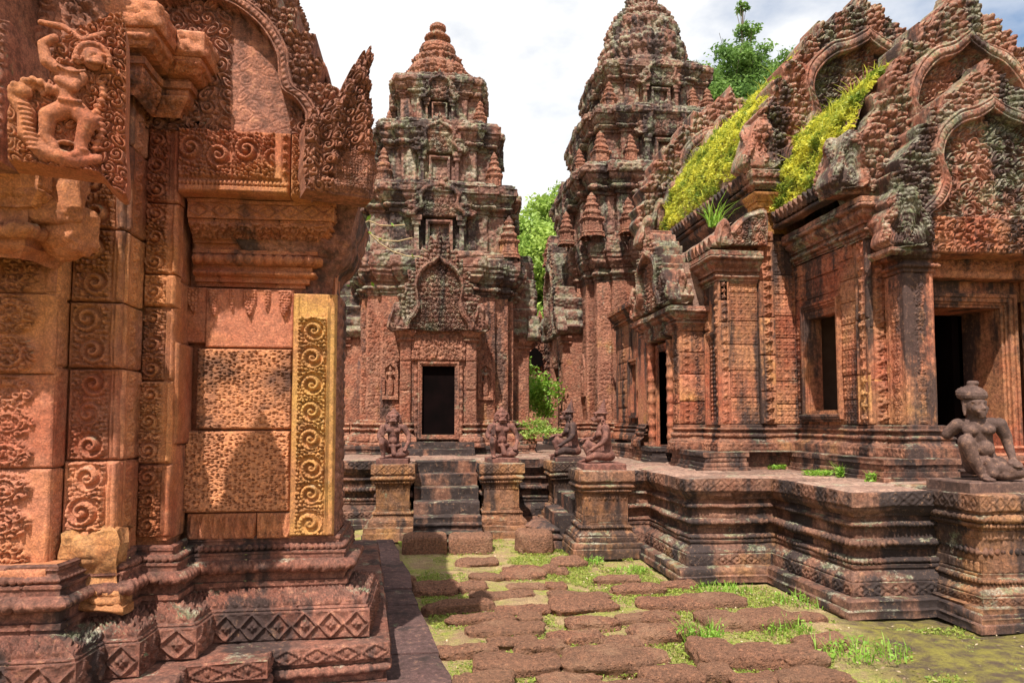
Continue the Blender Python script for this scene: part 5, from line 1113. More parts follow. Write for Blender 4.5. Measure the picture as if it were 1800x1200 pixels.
def tower(root, cx, cy, a, z0, zwall, zcorn, tiers, fin, res, seed, door_w, door_h, pz, porch=None):
    """a = half width of the cell; tiers = [(half width, z_bottom, z_top)...]; fin = (z0, z1, radius)"""
    rj = random.Random(seed)
    wp = .30*a; P1 = redent(cx, cy, a, [(a*.80, .10*a), (a*.50, .17*a)])
    k = a/1.4
    bs = prof_scale([('v', .07, 0, o_leaves(.05), .012), ('l', .01, -.03), ('v', .10, 0, o_petals(.07), .012), ('l', .006, -.03), ('c', .06, -.05, o_curls(.07, 2), .012), ('v', .02, 0), ('l', .004, .012), ('t', .05, 0, o_beads(.05), .014), ('l', .004, -.03), ('v', .035, 0), ('l', .004, .02), ('t', .045, 0, o_beads(.045), .012), ('l', .004, -.02), ('v', .04, 0), ('l', .01, -.06)], 1.0)
    fo = -sum(p[2] for p in bs); hb = sum(p[1] for p in bs)
    mb = MB(); mould(mb, P1, bs, z0, off0=fo, res=res, seed=seed, bumpy=.01, Lb=.5); mb.build('base_mouldings', M['tower'], root, warp=.012)
    mb = MB(); mould(mb, P1, [('v', zwall-z0-hb, 0, o_fret([(.10, None, .55), (.8, o_curls(.11, seed), .8), (.10, None, .55)]), .026)], z0+hb, res=res, seed=seed+1, bumpy=.006, Lb=.45, warpblk=.016); mb.build('wall', M['tower'], root, warp=.006)
    cpf = [('v', .03, 0), ('l', .004, .03), ('v', .04, 0), ('l', .004, .03), ('t', .045, 0, o_beads(.05), .01), ('l', .004, -.01), ('v', .05, 0), ('l', .004, .04), ('c', .10, .08, o_petals(.08, False), .01), ('v', .03, 0), ('l', .004, .03), ('v', .05, 0), ('l', .01, .02), ('v', .13, 0, o_leaves(.06), .014), ('l', .01, -.05), ('v', .08, -.02, o_leaves(.05), .014), ('l', .01, -.06), ('l', .004, -.4)]
    ks = (zcorn-zwall)/sum(p[1] for p in cpf)
    mb = MB(); mould(mb, P1, [(p[0], p[1]*ks, p[2]*.9)+tuple(p[3:]) for p in cpf], zwall, res=res, seed=seed+2, bumpy=.02, Lb=.4, warpblk=.03); mb.build('cornice', M['towertop'], root, warp=.02)
    # porches on the four faces: the front one holds the door, the others are blind
    for fi, ((fx, fy), ex, n) in enumerate(frames(cx, cy, a*1.2)):
        if fi == 3: continue
        ex = np.array(ex, float); n = np.array(n, float); rs = res if fi != 2 or True else res*2
        pw = a*.46; out = porch[fi]
        F = np.array([fx, fy, 0.]); 
        base = F+n*out
        # pilasters either side (boxes with relief front)
        for sgn in (-1, 1):
            mbp = MB(); c = base+ex*(sgn*(pw-.02*k)); w2 = .20*k
            zz = [z0+hb*.9, z0+hb+.33*(pz-z0-hb), z0+hb+.66*(pz-z0-hb), pz-.22*k]
            for q in range(3): block(mbp, (*(c-ex*w2/2)[:2], zz[q]+.002), ex, n, w2, zz[q+1]-zz[q]-.004, out+.1, o_fret([(.15, None, .5), (.7, o_scroll(.11, sgn, q), 1), (.15, None, .5)]), .016, rs, rj.random(), .003)
            lo = c-ex*w2/2; hi = c+ex*w2/2
            pl = [tuple((lo-n*.2)[:2]), tuple(lo[:2]), tuple(hi[:2]), tuple((hi-n*.2)[:2])]
            mould(mbp, pl, [('v', .02, 0), ('l', .004, .02), ('t', .04, 0, o_beads(.04), .01), ('l', .004, -.01), ('v', .03, 0), ('l', .004, .03), ('c', .06, .04), ('v', .05, 0), ('l', .004, -.05)], pz-.22*k, res=rs, closed=False, vis=lambda i: True)
            mould(mbp, pl, bs, z0, off0=fo*.7, res=rs, closed=False, vis=lambda i: True)
            mbp.build('porch_pilaster', M['tower'], root, warp=.005)
            mbp = MB(); cc = base+ex*(sgn*(door_w/2+.115*k))-n*.03; lathe(mbp, (cc[0], cc[1], z0+.12), ring_prof(door_h+.10, .042*k, 7, .28), 14); mbp.build('colonnette', M['tower'], root)
        dz = z0+.24*k
        fr = MB(); o = base-ex*door_w/2-n*.02; frame(fr, (o[0], o[1], dz), ex, n, door_w, door_h, [(0, -.095), (0, 0), (.02*k, .0), (.02*k, .018), (.045*k, .018), (.045*k, .034), (.08*k, .034), (.08*k, -.3)], res=.03); fr.build('door_frame', M['tower'], root)
        bkp = MB(); bb = base-n*.10-ex*(door_w/2+.1); pts = [bb, bb+ex*(door_w+.2)]
        bkp.quad((*pts[0][:2], dz-.02), (*pts[1][:2], dz-.02), (*pts[1][:2], dz+door_h+.1), (*pts[0][:2], dz+door_h+.1)); bkp.build('doorway', M['shadeblack'] if fi < 2 else M['tower'], root)  # flat sheet close behind the frame; its black colour is painted shade
        # lintel and pediment
        lm = MB(); o = base-ex*(pw-.12*k)-n*.03; block(lm, (o[0], o[1], dz+door_h+.09*k), ex, n, 2*(pw-.12*k), pz-dz-door_h-.06*k, out+.2, lambda s, t, L, H: np.clip(o_arcs(.15)(s, t, L, H)*.6+o_curls(.09, 5)(s, t, L, H), 0, 1.3), .035, rs, .6, .004); lm.build('lintel', M['tower'], root)
        gm = MB(); o = base+n*.10; gable(gm, (o[0], o[1], pz), ex, n, pw*1.30, (zcorn-pz)*1.10, res=rs*.9, thick=out+.25, dep=.04*k, leaf=9, curl=.10*k, seed=seed+fi)
        for sgn in (-1, 1): oo = base+ex*sgn*pw*1.22+n*.12; naga(gm, (oo[0], oo[1], pz-.02), ex, n, .34*k, .48*k, rs, .18, 5, 0, .035)
        gm.build('pediment', M['towertop'], root, warp=.012)
        # inscribed fill between pilaster and wall
        sm = MB(); lo = base-ex*(pw+.08*k)-n*.06; hi = base+ex*(pw+.08*k)-n*.06
        for A_, B_ in ((lo, base-ex*(door_w/2+.06*k)-n*.06), (base+ex*(door_w/2+.06*k)-n*.06, hi)): sm.quad((*A_[:2], z0), (*B_[:2], z0), (*B_[:2], pz), (*A_[:2], pz))
        for A_ in (lo, hi): sm.quad((*A_[:2], z0), (*(A_-n*(out+.2))[:2], z0), (*(A_-n*(out+.2))[:2], pz+.25), (*A_[:2], pz+.25))
        sm.build('porch_wall', M['tower'], root)
    # devatas in niches on the visible faces
    for fi, ((fx, fy), ex, n) in enumerate(frames(cx, cy, a*1.1)[:2]):
        ex = np.array(ex, float); n = np.array(n, float)
        for sgn in (-1, 1):
            if fi == 1 and sgn == -1: continue
            hgt = .56*k; c = np.array([fx, fy, 0])+ex*sgn*a*.665; dzv = z0+hb+.20*(zwall-z0-hb)
            nb = MB(); ww = .25*k; hh = hgt*1.25; o = c-ex*ww/2+n*.012
            arch = [(-ww*.62, -.08), (-ww*.62, hh*.72), (-ww*.45, hh*.86), (0, hh*1.12), (ww*.45, hh*.86), (ww*.62, hh*.72), (ww*.62, -.08)]
            def nf(X, Zz, rho, t, ww=ww, hh=hh): 
                ins = (np.abs(X) < ww*.40) & (Zz < hh*.84-np.abs(X)*.8) & (Zz > -.02); return np.where(ins, -.012, .03+.012*o_leaves(.03)(X+1, Zz+1, 1, 1))
            fan(nb, (c[0]+n[0]*.03, c[1]+n[1]*.03, dzv), ex, n, arch, (0, hh*.4), nf, res*.7, .05); nb.build('niche', M['tower'], root)
            devata('niche_figure', (c[0]+n[0]*.05, c[1]+n[1]*.05, dzv), ex, n, hgt, root, 'tower')
    # diminishing tiers
    zprev = zcorn
    for ti, (h, zb, zt) in enumerate(tiers):
        HH = zt-zb; kk = h/1.4; rs = res*1.1
        pl = redent(cx, cy, h, [(h*.72, .09*h), (h*.42, .11*h)]); mb = MB()
        wallh = HH*.56
        pr = [('l', .004, .0), ('v', HH*.06, 0, o_leaves(.05), .01), ('l', .01, -.06*kk), ('v', wallh*.9, 0, o_fret([(.2, None, .6), (.6, o_tiles(.12), .4), (.2, None, .6)]), .03*kk), ('l', .01, .04*kk), ('v', HH*.04, 0), ('l', .01, .04*kk), ('t', HH*.07, 0, o_beads(.06), .012), ('l', .01, .03*kk), ('c', HH*.09, .08*kk), ('v', HH*.03, 0), ('l', .01, .04*kk), ('v', HH*.10, 0, o_leaves(.07), .025), ('l', .02, -.06*kk), ('v', HH*.05, -.03, o_leaves(.06), .02), ('l', .01, -.3*kk), ('l', .004, -.3*kk)]
        mould(mb, pl, pr, zb, off0=.03*kk, res=rs, seed=seed+ti*5, bumpy=.03, Lb=.35, warpblk=.05, back=4); mb.build('roof_tier', M['towertop'] if True else M['tower'], root, warp=.022)
        for fi, ((fx, fy), ex, n) in enumerate(frames(cx, cy, h*1.17)[:3]):
            ex = np.array(ex, float); n = np.array(n, float); gm = MB(); w_ = h*.40
            o = np.array([fx, fy, 0])+n*.06*kk
            gable(gm, (o[0], o[1], zb+HH*.50), ex, n, w_*1.25, HH*.54, res=rs, thick=.22*kk, dep=.03, leaf=7, curl=.09, seed=seed+ti, fw=.15)
            for sgn in (-1, 1):
                c = o+ex*sgn*w_*.80; lo = c-ex*.07*kk; hi = c+ex*.07*kk
                mould(gm, [tuple((lo-n*.15)[:2]), tuple(lo[:2]), tuple(hi[:2]), tuple((hi-n*.15)[:2])], [('v', HH*.05, 0), ('l', .004, -.02), ('v', HH*.33, 0), ('l', .004, .03), ('v', HH*.06, 0), ('l', .004, .02), ('v', HH*.06, 0)], zb, res=rs, closed=False, vis=lambda i: True, bumpy=.01)
            fr = frame(gm, (*(o-ex*w_*.35-n*.05)[:2], zb+.02), ex, n, w_*.7, HH*.40, [(0, -.06), (0, .0), (.03*kk, .0), (.03*kk, .03), (.07*kk, .03), (.07*kk, -.05)], res=.04)
            gm.build('false_door', M['towertop'], root, warp=.015)
        # corner turrets standing on the cornice below
        def turret(c, a_, b_): q_ = MB(); mini_tower(q_, c, a_, b_, res); q_.build('corner_turret', M['tower'], root, warp=.02)
        s_ = h*.98
        for qx in (-1, 1):
            for qy in (-1, 1):
                if rj.random() < .62: turret((cx+qx*s_*1.05, cy+qy*s_*1.05, zb-.02), .34*kk+.06, HH*.62)
        for qx, qy in ((-.62, -1.28), (.62, -1.28), (-1.28, -.62), (-1.28, .62), (1.28, -.62), (1.28, .62)): 
            if rj.random() < .40: turret((cx+qx*h, cy+qy*h, zb-.02), .24*kk+.05, HH*.48)
    return
south = thing('sanctuary_tower', (.13, 13.4, TZ), 'slender stepped sandstone tower with an open dark doorway behind the central steps', 'temple tower')
tower(south, .15, 13.35, 1.24, TZ+.12, 3.72, 4.50, [(1.22, 4.46, 5.78), (.98, 5.76, 7.02), (.74, 7.00, 8.02)], None, .0165, 4, .55, 1.16, 3.05, porch=[.30, .30, .22])
mb = MB()
carved_lathe(mb, (.12, 13.35, 7.98), [(.70, 0), (.76, .05), (.72, .12), (.60, .18), (.64, .26), (.66, .34), (.56, .40), (.58, .46), (.50, .52), (.46, .62), (.50, .68), (.42, .74), (.34, .78)], 220, .045, .11)
carved_lathe(mb, (.12, 13.35, 8.76), [(.20, -.04), (.28, .0), (.34, .06), (.36, .14), (.33, .22), (.24, .26), (.19, .30), (.19, .34), (.25, .38), (.26, .43), (.20, .47), (.14, .50), (.12, .56), (.16, .60), (.16, .66), (.10, .71), (.03, .76), (.001, .78)], 120, .016, .06)
mb.build('finial', M['tower'], south, warp=.03)
mb = MB(); pp = redent(.15, 13.35, 1.35, [(.9, .2), (.7, .25)]); mould(mb, pp, [('v', .03, 0), ('l', .01, -.02), ('v', .05, 0, o_dent(.05), .008), ('l', .01, .02), ('v', .05, 0), ('l', .01, -.6)], TZ-.01, off0=.22, res=.018, bumpy=.02); 
for k in range(2): mould(mb, [(-.45, 11.25+.16*k), (.75, 11.25+.16*k)], [('v', .11, -.01), ('l', .01, -.3)], TZ+.11*k-.01, res=.015, closed=False, vis=lambda i: True, bumpy=.02)
mb.build('plinth', M['dark'], south, warp=.012)
central = thing('sanctuary_tower', (5.3, 16.3, TZ), 'massive central stepped tower with a rounded top rising behind the hall roof', 'temple tower')
tower(central, 5.3, 16.3, 1.62, TZ+.12, 4.62, 5.62, [(1.72, 5.58, 7.28), (1.44, 7.26, 8.72), (1.16, 8.70, 9.95)], None, .021, 9, .62, 1.45, 3.55, porch=[.35, .30, .3])
mb = MB()
carved_lathe(mb, (5.3, 16.3, 9.9), [(1.0, 0), (1.12, .14), (1.08, .3), (.98, .42), (1.06, .55), (1.05, .85), (.96, 1.05), (.84, 1.16), (.90, 1.28), (.86, 1.5), (.70, 1.62), (.72, 1.74), (.6, 1.9), (.40, 2.0), (.30, 2.15), (.36, 2.3), (.15, 2.5), (.001, 2.6)], 240, .075, .17)
for a in range(16): naga(mb, (5.3+.98*math.cos(a*PI/8), 16.3+.98*math.sin(a*PI/8), 10.12), (-math.sin(a*PI/8), math.cos(a*PI/8), 0), (math.cos(a*PI/8), math.sin(a*PI/8), 0), .32, .42, .03, .1, 3, 0, .05, -.3)
mb.build('finial', M['towertop'], central, warp=.04)
mb = MB(); pp = redent(5.3, 16.3, 1.85, [(1.2, .25), (.9, .3)]); mould(mb, pp, [('v', .05, 0), ('l', .01, -.02), ('v', .06, 0), ('l', .01, .02), ('v', .06, 0), ('l', .01, -.6)], TZ-.01, off0=.25, res=.025, bumpy=.02); mb.build('plinth', M['dark'], central, warp=.012)

# ================================================================== STATUES
def fingers(b, w, d, side, ln=.05, r=.0075, spread=.011, curl=.6, up=(0, 0, 1)):
    """palm and five unequal bent fingers from wrist w along d"""
    w = np.array(w, float); d = np.array(d, float); d /= np.linalg.norm(d); up = np.array(up, float); s = np.cross(d, up); s /= np.linalg.norm(s)*side
    dn = -up
    b.limb([(*w, r*1.9), (*(w+d*ln*.55), r*2.1)]); b.limb([(*(w+s*spread*1.2), r*1.3), (*(w+d*ln*.55+s*spread*1.3), r*1.3)]); b.limb([(*(w-s*spread*1.2), r*1.3), (*(w+d*ln*.55-s*spread*1.3), r*1.3)])
    for i, k in enumerate((.78, .95, 1.0, .88)):
        o = w+d*ln*.6+s*spread*(i-1.5)*1.35; p1 = o+d*ln*.42*k+dn*ln*.05; p2 = p1+d*ln*.34*k*(1-curl*.4)+dn*ln*.34*k*curl
        b.limb([(*o, r), (*p1, r*.92), (*p2, r*.8)])
    t = w+d*ln*.15+s*side*0+(-s)*spread*1.8; b.limb([(*t, r*1.05), (*(t-s*ln*.30+d*ln*.28), r), (*(t-s*ln*.34+d*ln*.62+dn*ln*.1), r*.85)])
def toes(b, a, d, r=.012, ln=.10):
    a = np.array(a, float); d = np.array(d, float); d /= np.linalg.norm(d); s = np.array([-d[1], d[0], 0])
    b.limb([(*a, r*1.7), (*(a+d*ln*.6), r*1.3)]); 
    for i, k in enumerate((1.0, .93, .88, .82, .75)):
        o = a+d*ln*.55+s*(i-2)*r*.95+np.array([0, 0, -r*.3]); b.limb([(*o, r*.75), (*(o+d*ln*.42*k+np.array([0, 0, -r*.35])), r*(.62 if i else .8))])
def statue(name, loc, rz, label, body, m, base=(.42, .38, .07), group='statues kneeling on the pedestals', voxel=.0068, scale=1, brz=None):
    t = thing(name, loc, label, 'statue', group)
    mb = MB(); bw, bd, bh = base; R = Matrix.Rotation(rz if brz is None else brz, 3, 'Z')
    c = [(-bw/2, -bd/2), (bw/2, -bd/2), (bw/2, bd/2), (-bw/2, bd/2)]; c = [tuple((R @ Vector((x, y, 0)))[:2]) for x, y in c]; c = [(x+loc[0], y+loc[1]) for x, y in c]
    mould(mb, c, [('v', bh-.008, 0), ('l', .008, -.008), ('l', .002, -.30)], loc[2]-.002, res=.02, bumpy=.004, vis=lambda i: True); mb.build('base_block', M[m], t, warp=.004)
    body(t, m, voxel, bh, rz, scale)
    return t
def guardian(t, m, voxel, bh, rz, sc_):
    b = Body()
    b.limb([(0, .03, .13, .085), (0, .02, .22, .070), (0, .0, .32, .080), (0, .0, .39, .085)]); b.limb([(-.085, .0, .40, .048), (.085, .0, .40, .048)])
    b.ell((-.045, -.055, .36), (.05, .035, .036)); b.ell((.045, -.055, .36), (.05, .035, .036)); b.ell((0, -.055, .23), (.055, .04, .05))
    b.limb([(-.055, .03, .12, .062), (-.13, -.10, .235, .048), (-.135, -.12, .20, .040), (-.125, -.09, .12, .036), (-.12, -.09, .04, .026)]); toes(b, (-.12, -.09, .025), (-.1, -1, 0))
    b.limb([(.055, .03, .10, .062), (.165, -.06, .075, .050), (.15, -.10, .06, .042), (.05, -.09, .045, .034), (-.02, -.06, .035, .024)]); toes(b, (-.01, -.06, .03), (-1, -.2, 0))
    b.limb([(-.135, .0, .40, .045), (-.185, -.01, .30, .033), (-.175, -.06, .26, .028), (-.125, -.115, .31, .021)]); fingers(b, (-.125, -.115, .31), (.25, -.2, .9), 1, .05, .0085, .011, 1.2, (0, -1, 0))
    b.limb([(-.115, -.14, .30, .014), (-.115, -.13, .42, .02)])
    b.limb([(.135, .0, .40, .045), (.195, -.005, .30, .033), (.20, -.04, .22, .028), (.17, -.10, .15, .021)]); fingers(b, (.17, -.10, .145), (-.3, -.7, -.35), -1, .05, .0085, .011, .8)
    # belt and loincloth
    b.limb([(-.08, -.03, .17, .022), (0, -.075, .155, .024), (.08, -.03, .17, .022)]); b.limb([(0, -.075, .16, .03), (.02, -.10, .06, .035)])
    # lion-like head with curled mane and crown
    b.limb([(0, 0, .43, .05), (0, -.01, .47, .05)]); b.ell((0, -.015, .515), (.074, .07, .075)); b.ell((0, .015, .53), (.092, .055, .085))
    b.ell((0, -.075, .485), (.050, .035, .034)); b.ell((0, -.10, .507), (.020, .016, .015)); b.ell((-.030, -.080, .528), (.019, .014, .017)); b.ell((.030, -.080, .528), (.019, .014, .017))
    b.limb([(-.055, -.062, .556, .012), (-.015, -.086, .547, .012)]); b.limb([(.055, -.062, .556, .012), (.015, -.086, .547, .012)]); b.limb([(-.045, -.095, .478, .011), (0, -.112, .487, .012), (.045, -.095, .478, .011)]); b.limb([(-.035, -.09, .458, .012), (.035, -.09, .458, .012)])
    for i in range(13):
        a = PI*(-.15+1.3*i/12); b.ell((.088*math.cos(a), -.01, .515+.088*math.sin(a)), (.019, .022, .019), n=10)
    for i in range(9):
        a = PI*i/8; b.ell((.062*math.cos(a), -.035, .555+.045*math.sin(a)), (.014, .016, .014), n=10)
    b.limb([(0, .0, .60, .045), (0, .0, .625, .03)])
    b.limb([(-.09, .02, .47, .022), (-.10, .03, .40, .018)]); b.limb([(.09, .02, .47, .022), (.10, .03, .40, .018)])
    b.build('figure', M[m], t, voxel, 2, loc=(0, 0, bh-.008), rz=rz, rough=.0016, scale=sc_)
def monkey(t, m, voxel, bh, rz, sc_):
    b = Body()
    b.limb([(0, .06, .10, .082), (0, .06, .19, .062), (0, .035, .30, .078), (0, .03, .375, .076)]); b.limb([(-.085, .03, .385, .045), (.085, .03, .385, .045)])
    b.ell((0, -.02, .32), (.075, .045, .05)); b.ell((0, .10, .08), (.09, .06, .06))
    b.limb([(.06, .06, .085, .062), (.155, -.10, .085, .046), (.13, -.16, .06, .038), (.03, -.16, .045, .028)]); toes(b, (.03, -.16, .03), (-1, -.3, 0))
    b.limb([(-.06, .05, .10, .062), (-.09, -.13, .205, .048), (-.09, -.155, .18, .040), (-.08, -.12, .09, .034), (-.08, -.12, .04, .024)]); toes(b, (-.08, -.13, .025), (0, -1, 0))
    b.limb([(.13, .03, .385, .044), (.172, .02, .28, .032), (.175, -.01, .235, .029), (.15, -.12, .16, .020)]); fingers(b, (.15, -.12, .155), (-.1, -1, -.25), -1, .055, .0085, .011, .7)
    b.limb([(-.13, .03, .385, .044), (-.165, .0, .29, .032), (-.15, -.06, .26, .028), (-.10, -.15, .265, .020)]); fingers(b, (-.10, -.15, .265), (.0, -1, -.2), 1, .055, .0085, .011, .7)
    b.limb([(0, .02, .42, .042), (0, .0, .46, .042)]); b.ell((0, -.005, .505), (.060, .068, .062)); b.ell((0, -.07, .485), (.036, .040, .030)); b.ell((0, -.10, .492), (.020, .018, .016)); b.limb([(-.025, -.085, .468, .011), (.025, -.085, .468, .011)])
    b.limb([(-.045, -.058, .530, .013), (.045, -.058, .530, .013)]); b.ell((-.026, -.066, .510), (.014, .010, .012)); b.ell((.026, -.066, .510), (.014, .010, .012))
    for sg in (-1, 1):
        b.ell((sg*.062, .01, .50), (.012, .018, .024)); 
        for i in range(8): a = 2*PI*i/8; b.ell((sg*.068, .015+.020*math.cos(a), .462+.020*math.sin(a)), (.010, .0095, .0095), n=8)
    # brimmed diadem and ringed conical crown
    for i in range(20): a = 2*PI*i/20; b.ell((.073*math.cos(a), .0+.078*math.sin(a), .553), (.014, .014, .012), n=8)
    b.ell((0, 0, .555), (.068, .074, .026))
    for k in range(5): b.ell((0, .018+.004*k, .582+.023*k), (.052-.0088*k, .054-.0088*k, .014), n=16)
    b.ell((0, .04, .695), (.012, .012, .02))
    b.build('figure', M[m], t, voxel, 1, loc=(0, 0, bh-.008), rz=rz, rough=.0016, scale=sc_)
def yaksha(t, m, voxel, bh, rz, sc_):
    b = Body()
    b.limb([(.03, .05, .11, .095), (.02, .045, .20, .070), (-.01, .02, .32, .088), (-.02, .01, .385, .090)]); b.limb([(-.11, .0, .405, .048), (.07, .0, .415, .048)])
    b.ell((-.065, -.055, .365), (.056, .038, .040)); b.ell((.035, -.05, .37), (.056, .038, .040)); b.ell((.02, -.045, .235), (.06, .045, .06))
    b.limb([(-.04, .05, .11, .074), (-.10, -.09, .285, .056), (-.095, -.125, .275, .050), (-.06, -.115, .15, .042), (-.015, -.10, .05, .027)]); toes(b, (-.01, -.10, .028), (.35, -.9, 0), .014, .12)
    b.limb([(.07, .05, .09, .074), (.195, -.03, .078, .056), (.20, -.065, .07, .050), (.13, -.09, .05, .036), (.08, -.06, .04, .026)]); toes(b, (.09, -.05, .03), (-1, .1, 0))
    b.limb([(-.14, .0, .405, .050), (-.19, .02, .355, .043), (-.205, .025, .335, .040)])     # broken arm
    b.limb([(.115, .0, .41, .050), (.155, .015, .32, .039), (.165, .01, .26, .033), (.18, -.05, .165, .023)]); fingers(b, (.18, -.055, .155), (.25, -.75, -.3), -1, .062, .0092, .0125, .7)
    b.limb([(-.07, -.02, .155, .030), (.03, -.085, .14, .034), (.12, -.02, .14, .030)]); b.limb([(.03, -.085, .15, .03), (.05, -.10, .06, .04)]); b.limb([(.02, -.05, .10, .05), (.16, -.07, .085, .055)])
    # head turned to its left, looking down
    H = Body(); 
    hb = [((0, .0, 0), (.072, .080, .082)), ((0, -.045, -.03), (.054, .045, .046)), ((0, .045, .02), (.060, .04, .06)), ((-.035, -.060, -.024), (.028, .022, .024)), ((.035, -.060, -.024), (.028, .022, .024))]
    a0 = .55; ca, sa = math.cos(a0), math.sin(a0); hc = np.array([-.035, -.02, .555])
    def hp_(x, y, z): y2, z2 = y*.97-z*-.12, z+y*.12; return (hc[0]+x*ca-y2*sa, hc[1]+x*sa+y2*ca, hc[2]+z2)
    for c, r in hb: b.ell(hp_(*c), r, rz=a0)
    b.limb([(-.02, .0, .42, .055), (-.03, -.01, .49, .052)])
    b.limb([(*hp_(0, -.078, .015), .010), (*hp_(0, -.098, -.018), .014)]); b.ell(hp_(-.013, -.092, -.022), (.010, .010, .009)); b.ell(hp_(.013, -.092, -.022), (.010, .010, .009))
    for sg in (-1, 1):
        b.limb([(*hp_(sg*.052, -.062, .028), .008), (*hp_(sg*.018, -.082, .030), .009)]); b.ell(hp_(sg*.030, -.073, .012), (.016, .009, .009), rz=a0)
        b.limb([(*hp_(sg*.074, .0, .03), .010), (*hp_(sg*.078, .01, -.03), .011), (*hp_(sg*.074, .008, -.075), .010)])
    b.limb([(*hp_(-.030, -.080, -.045), .0085), (*hp_(0, -.092, -.042), .010), (*hp_(.030, -.080, -.045), .0085)]); b.limb([(*hp_(-.022, -.080, -.058), .008), (*hp_(0, -.088, -.060), .010), (*hp_(.022, -.080, -.058), .008)]); b.ell(hp_(0, -.070, -.078), (.024, .02, .016))
    b.build('figure', M[m], t, voxel, 2, loc=(0, 0, bh-.008), rz=rz, rough=.0012, scale=sc_)
    h = Body()
    for k, (r, z, n) in enumerate([(.086, .055, 26), (.092, .072, 28), (.090, .090, 26), (.078, .106, 22), (.058, .118, 16), (.034, .126, 10)]):
        for i in range(n): a = 2*PI*(i+.5*(k % 2))/n; h.ell(hp_(r*math.cos(a), .012+r*math.sin(a), z), (.0125, .0125, .012), n=8)
        if k in (0, 3): h.ell(hp_(0, .012, z), (r, r, .03))
    h.limb([(*hp_(-.01, .0, .13), .026), (*hp_(-.015, -.005, .158), .022), (*hp_(.03, -.01, .160), .020)]); 
    h.build('hair', M[m], t, .006, 1, loc=(0, 0, bh-.008), rz=rz, rough=.001, scale=sc_)
statue('guardian_statue', (-.475, 9.34, TZ), -.05, 'kneeling lion faced guardian on the pedestal left of the central steps', guardian, 'statuered', scale=1.03)
statue('guardian_statue', (.985, 9.32, TZ), .05, 'kneeling lion faced guardian on the pedestal right of the central steps', guardian, 'statuered', scale=1.06)
statue('monkey_statue', (2.02, 7.93, TZ), -PI/2-.05, 'seated monkey figure in ringed crown facing left, nearer of the pair', monkey, 'statuered', (.46, .50, .075), scale=1.06)
statue('monkey_statue', (1.97, 9.58, TZ), -PI/2, 'seated monkey figure in ringed crown facing left, farther of the pair', monkey, 'statuered', (.44, .46, .06), scale=1.15)
pS = at(1725, 845, Z=TZ+.09)
statue('kneeling_statue', (4.39, 5.0, TZ+.01), -.60, 'dark kneeling man statue with broken arm and curled hair at the right edge', yaksha, 'statue', (.62, .46, .085), voxel=.0062, scale=1.09, brz=0)

# ================================================================== COURT: laterite paving, steps, boulders
gpav = 'rough laterite paving stones of the court'
rows = [  # rows from the back to the front, each stone = centre x, centre y, width, height on the survey photograph
 [(836, 987, 74, 22), (853, 1011, 60, 18), (918, 1004, 76, 30), (1085, 1016, 80, 22)],
 [(767, 1031, 78, 34), (831, 1031, 54, 15), (924, 1029, 70, 16), (978, 1028, 34, 16)],
 [(884, 1043, 108, 26), (1018, 1045, 104, 26), (1120, 1033, 100, 22), (1192, 1023, 60, 20)],
 [(807, 1064, 122, 27), (920, 1069, 92, 26), (1022, 1060, 110, 38), (1182, 1058, 122, 32), (1256, 1053, 96, 32)],
 [(844, 1084, 110, 23), (931, 1080, 46, 20), (1040, 1093, 90, 27), (1111, 1084, 64, 20), (1158, 1084, 70, 24), (1271, 1091, 86, 42), (1347, 1088, 92, 40), (1414, 1083, 72, 30)],
 [(889, 1104, 140, 28), (1009, 1116, 100, 32), (1093, 1127, 70, 24), (1169, 1111, 122, 38)],
 [(818, 1144, 110, 34), (900, 1126, 84, 24), (951, 1135, 92, 26), (1100, 1150, 150, 34), (1252, 1147, 76, 60), (1331, 1152, 80, 48), (1403, 1152, 90, 50), (1440, 1122, 90, 28)],
 [(911, 1167, 150, 48), (1064, 1160, 150, 52), (1180, 1186, 112, 36), (1258, 1180, 62, 24), (1330, 1192, 90, 26), (1426, 1194, 132, 38)],
 [(850, 1196, 110, 26), (1000, 1196, 110, 30), (1096, 1207, 110, 30), (1255, 1216, 120, 28)],
]
ordn = ['first', 'second', 'third', 'fourth', 'fifth', 'sixth', 'seventh', 'eighth', 'ninth']
stones = []; sr = random.Random(5); nr = len(rows)
for ri, row in enumerate(rows):
    row = sorted(row)
    for si, (px, py, pw, ph) in enumerate(row):
        nearp = at(px, py+ph/2, Z=.0); farp = at(px, py-ph/2, Z=.075); L_ = at(px-pw/2, py, Z=.04); R_ = at(px+pw/2, py, Z=.04)
        sx = (R_[0]-L_[0])/2*1.04; sy = max(.09, (farp[1]-nearp[1])/2*1.02); c = (nearp+farp)/2
        hz = .040+.022*sr.random()+(.022 if ph > 36 else 0)
        mb = MB(); rock(mb, (c[0], c[1], .0), (sx*1.0, sy*1.03, hz*1.22), 46, sr.random()*40, sr.uniform(.16, .30), sq=sr.uniform(.28, .46), tone=sr.random(), rotz=sr.uniform(-.10, .14))
        o = mb.build('paving_stone', M['latstone'])
        tag(o, 'red laterite paving stone, %s from left in the %s row up from the bottom edge' % (ordn[si], ordn[nr-1-ri]), 'paving stone', gpav); stones.append((c[0], c[1], sx, sy))
def lone(name, c, s, label, cat, seed, m='latstone', sq=.3, res=44, rz=0, rough=.10, group=None):
    mb = MB(); rock(mb, c, s, res, seed, rough, sq=sq, rotz=rz); o = mb.build(name, M[m]); tag(o, label, cat, group); stones.append((c[0], c[1], s[0], s[1])); return o
lone('laterite_block', (-.04, 8.14, .07), (.262, .17, .15), 'squared laterite block at the foot of the steps, left of the two', 'stone block', 3, rough=.05, group='laterite blocks before the steps')
lone('laterite_block', (.50, 8.17, .065), (.262, .17, .14), 'squared laterite block at the foot of the steps, right of the two', 'stone block', 6, rough=.05, group='laterite blocks before the steps')
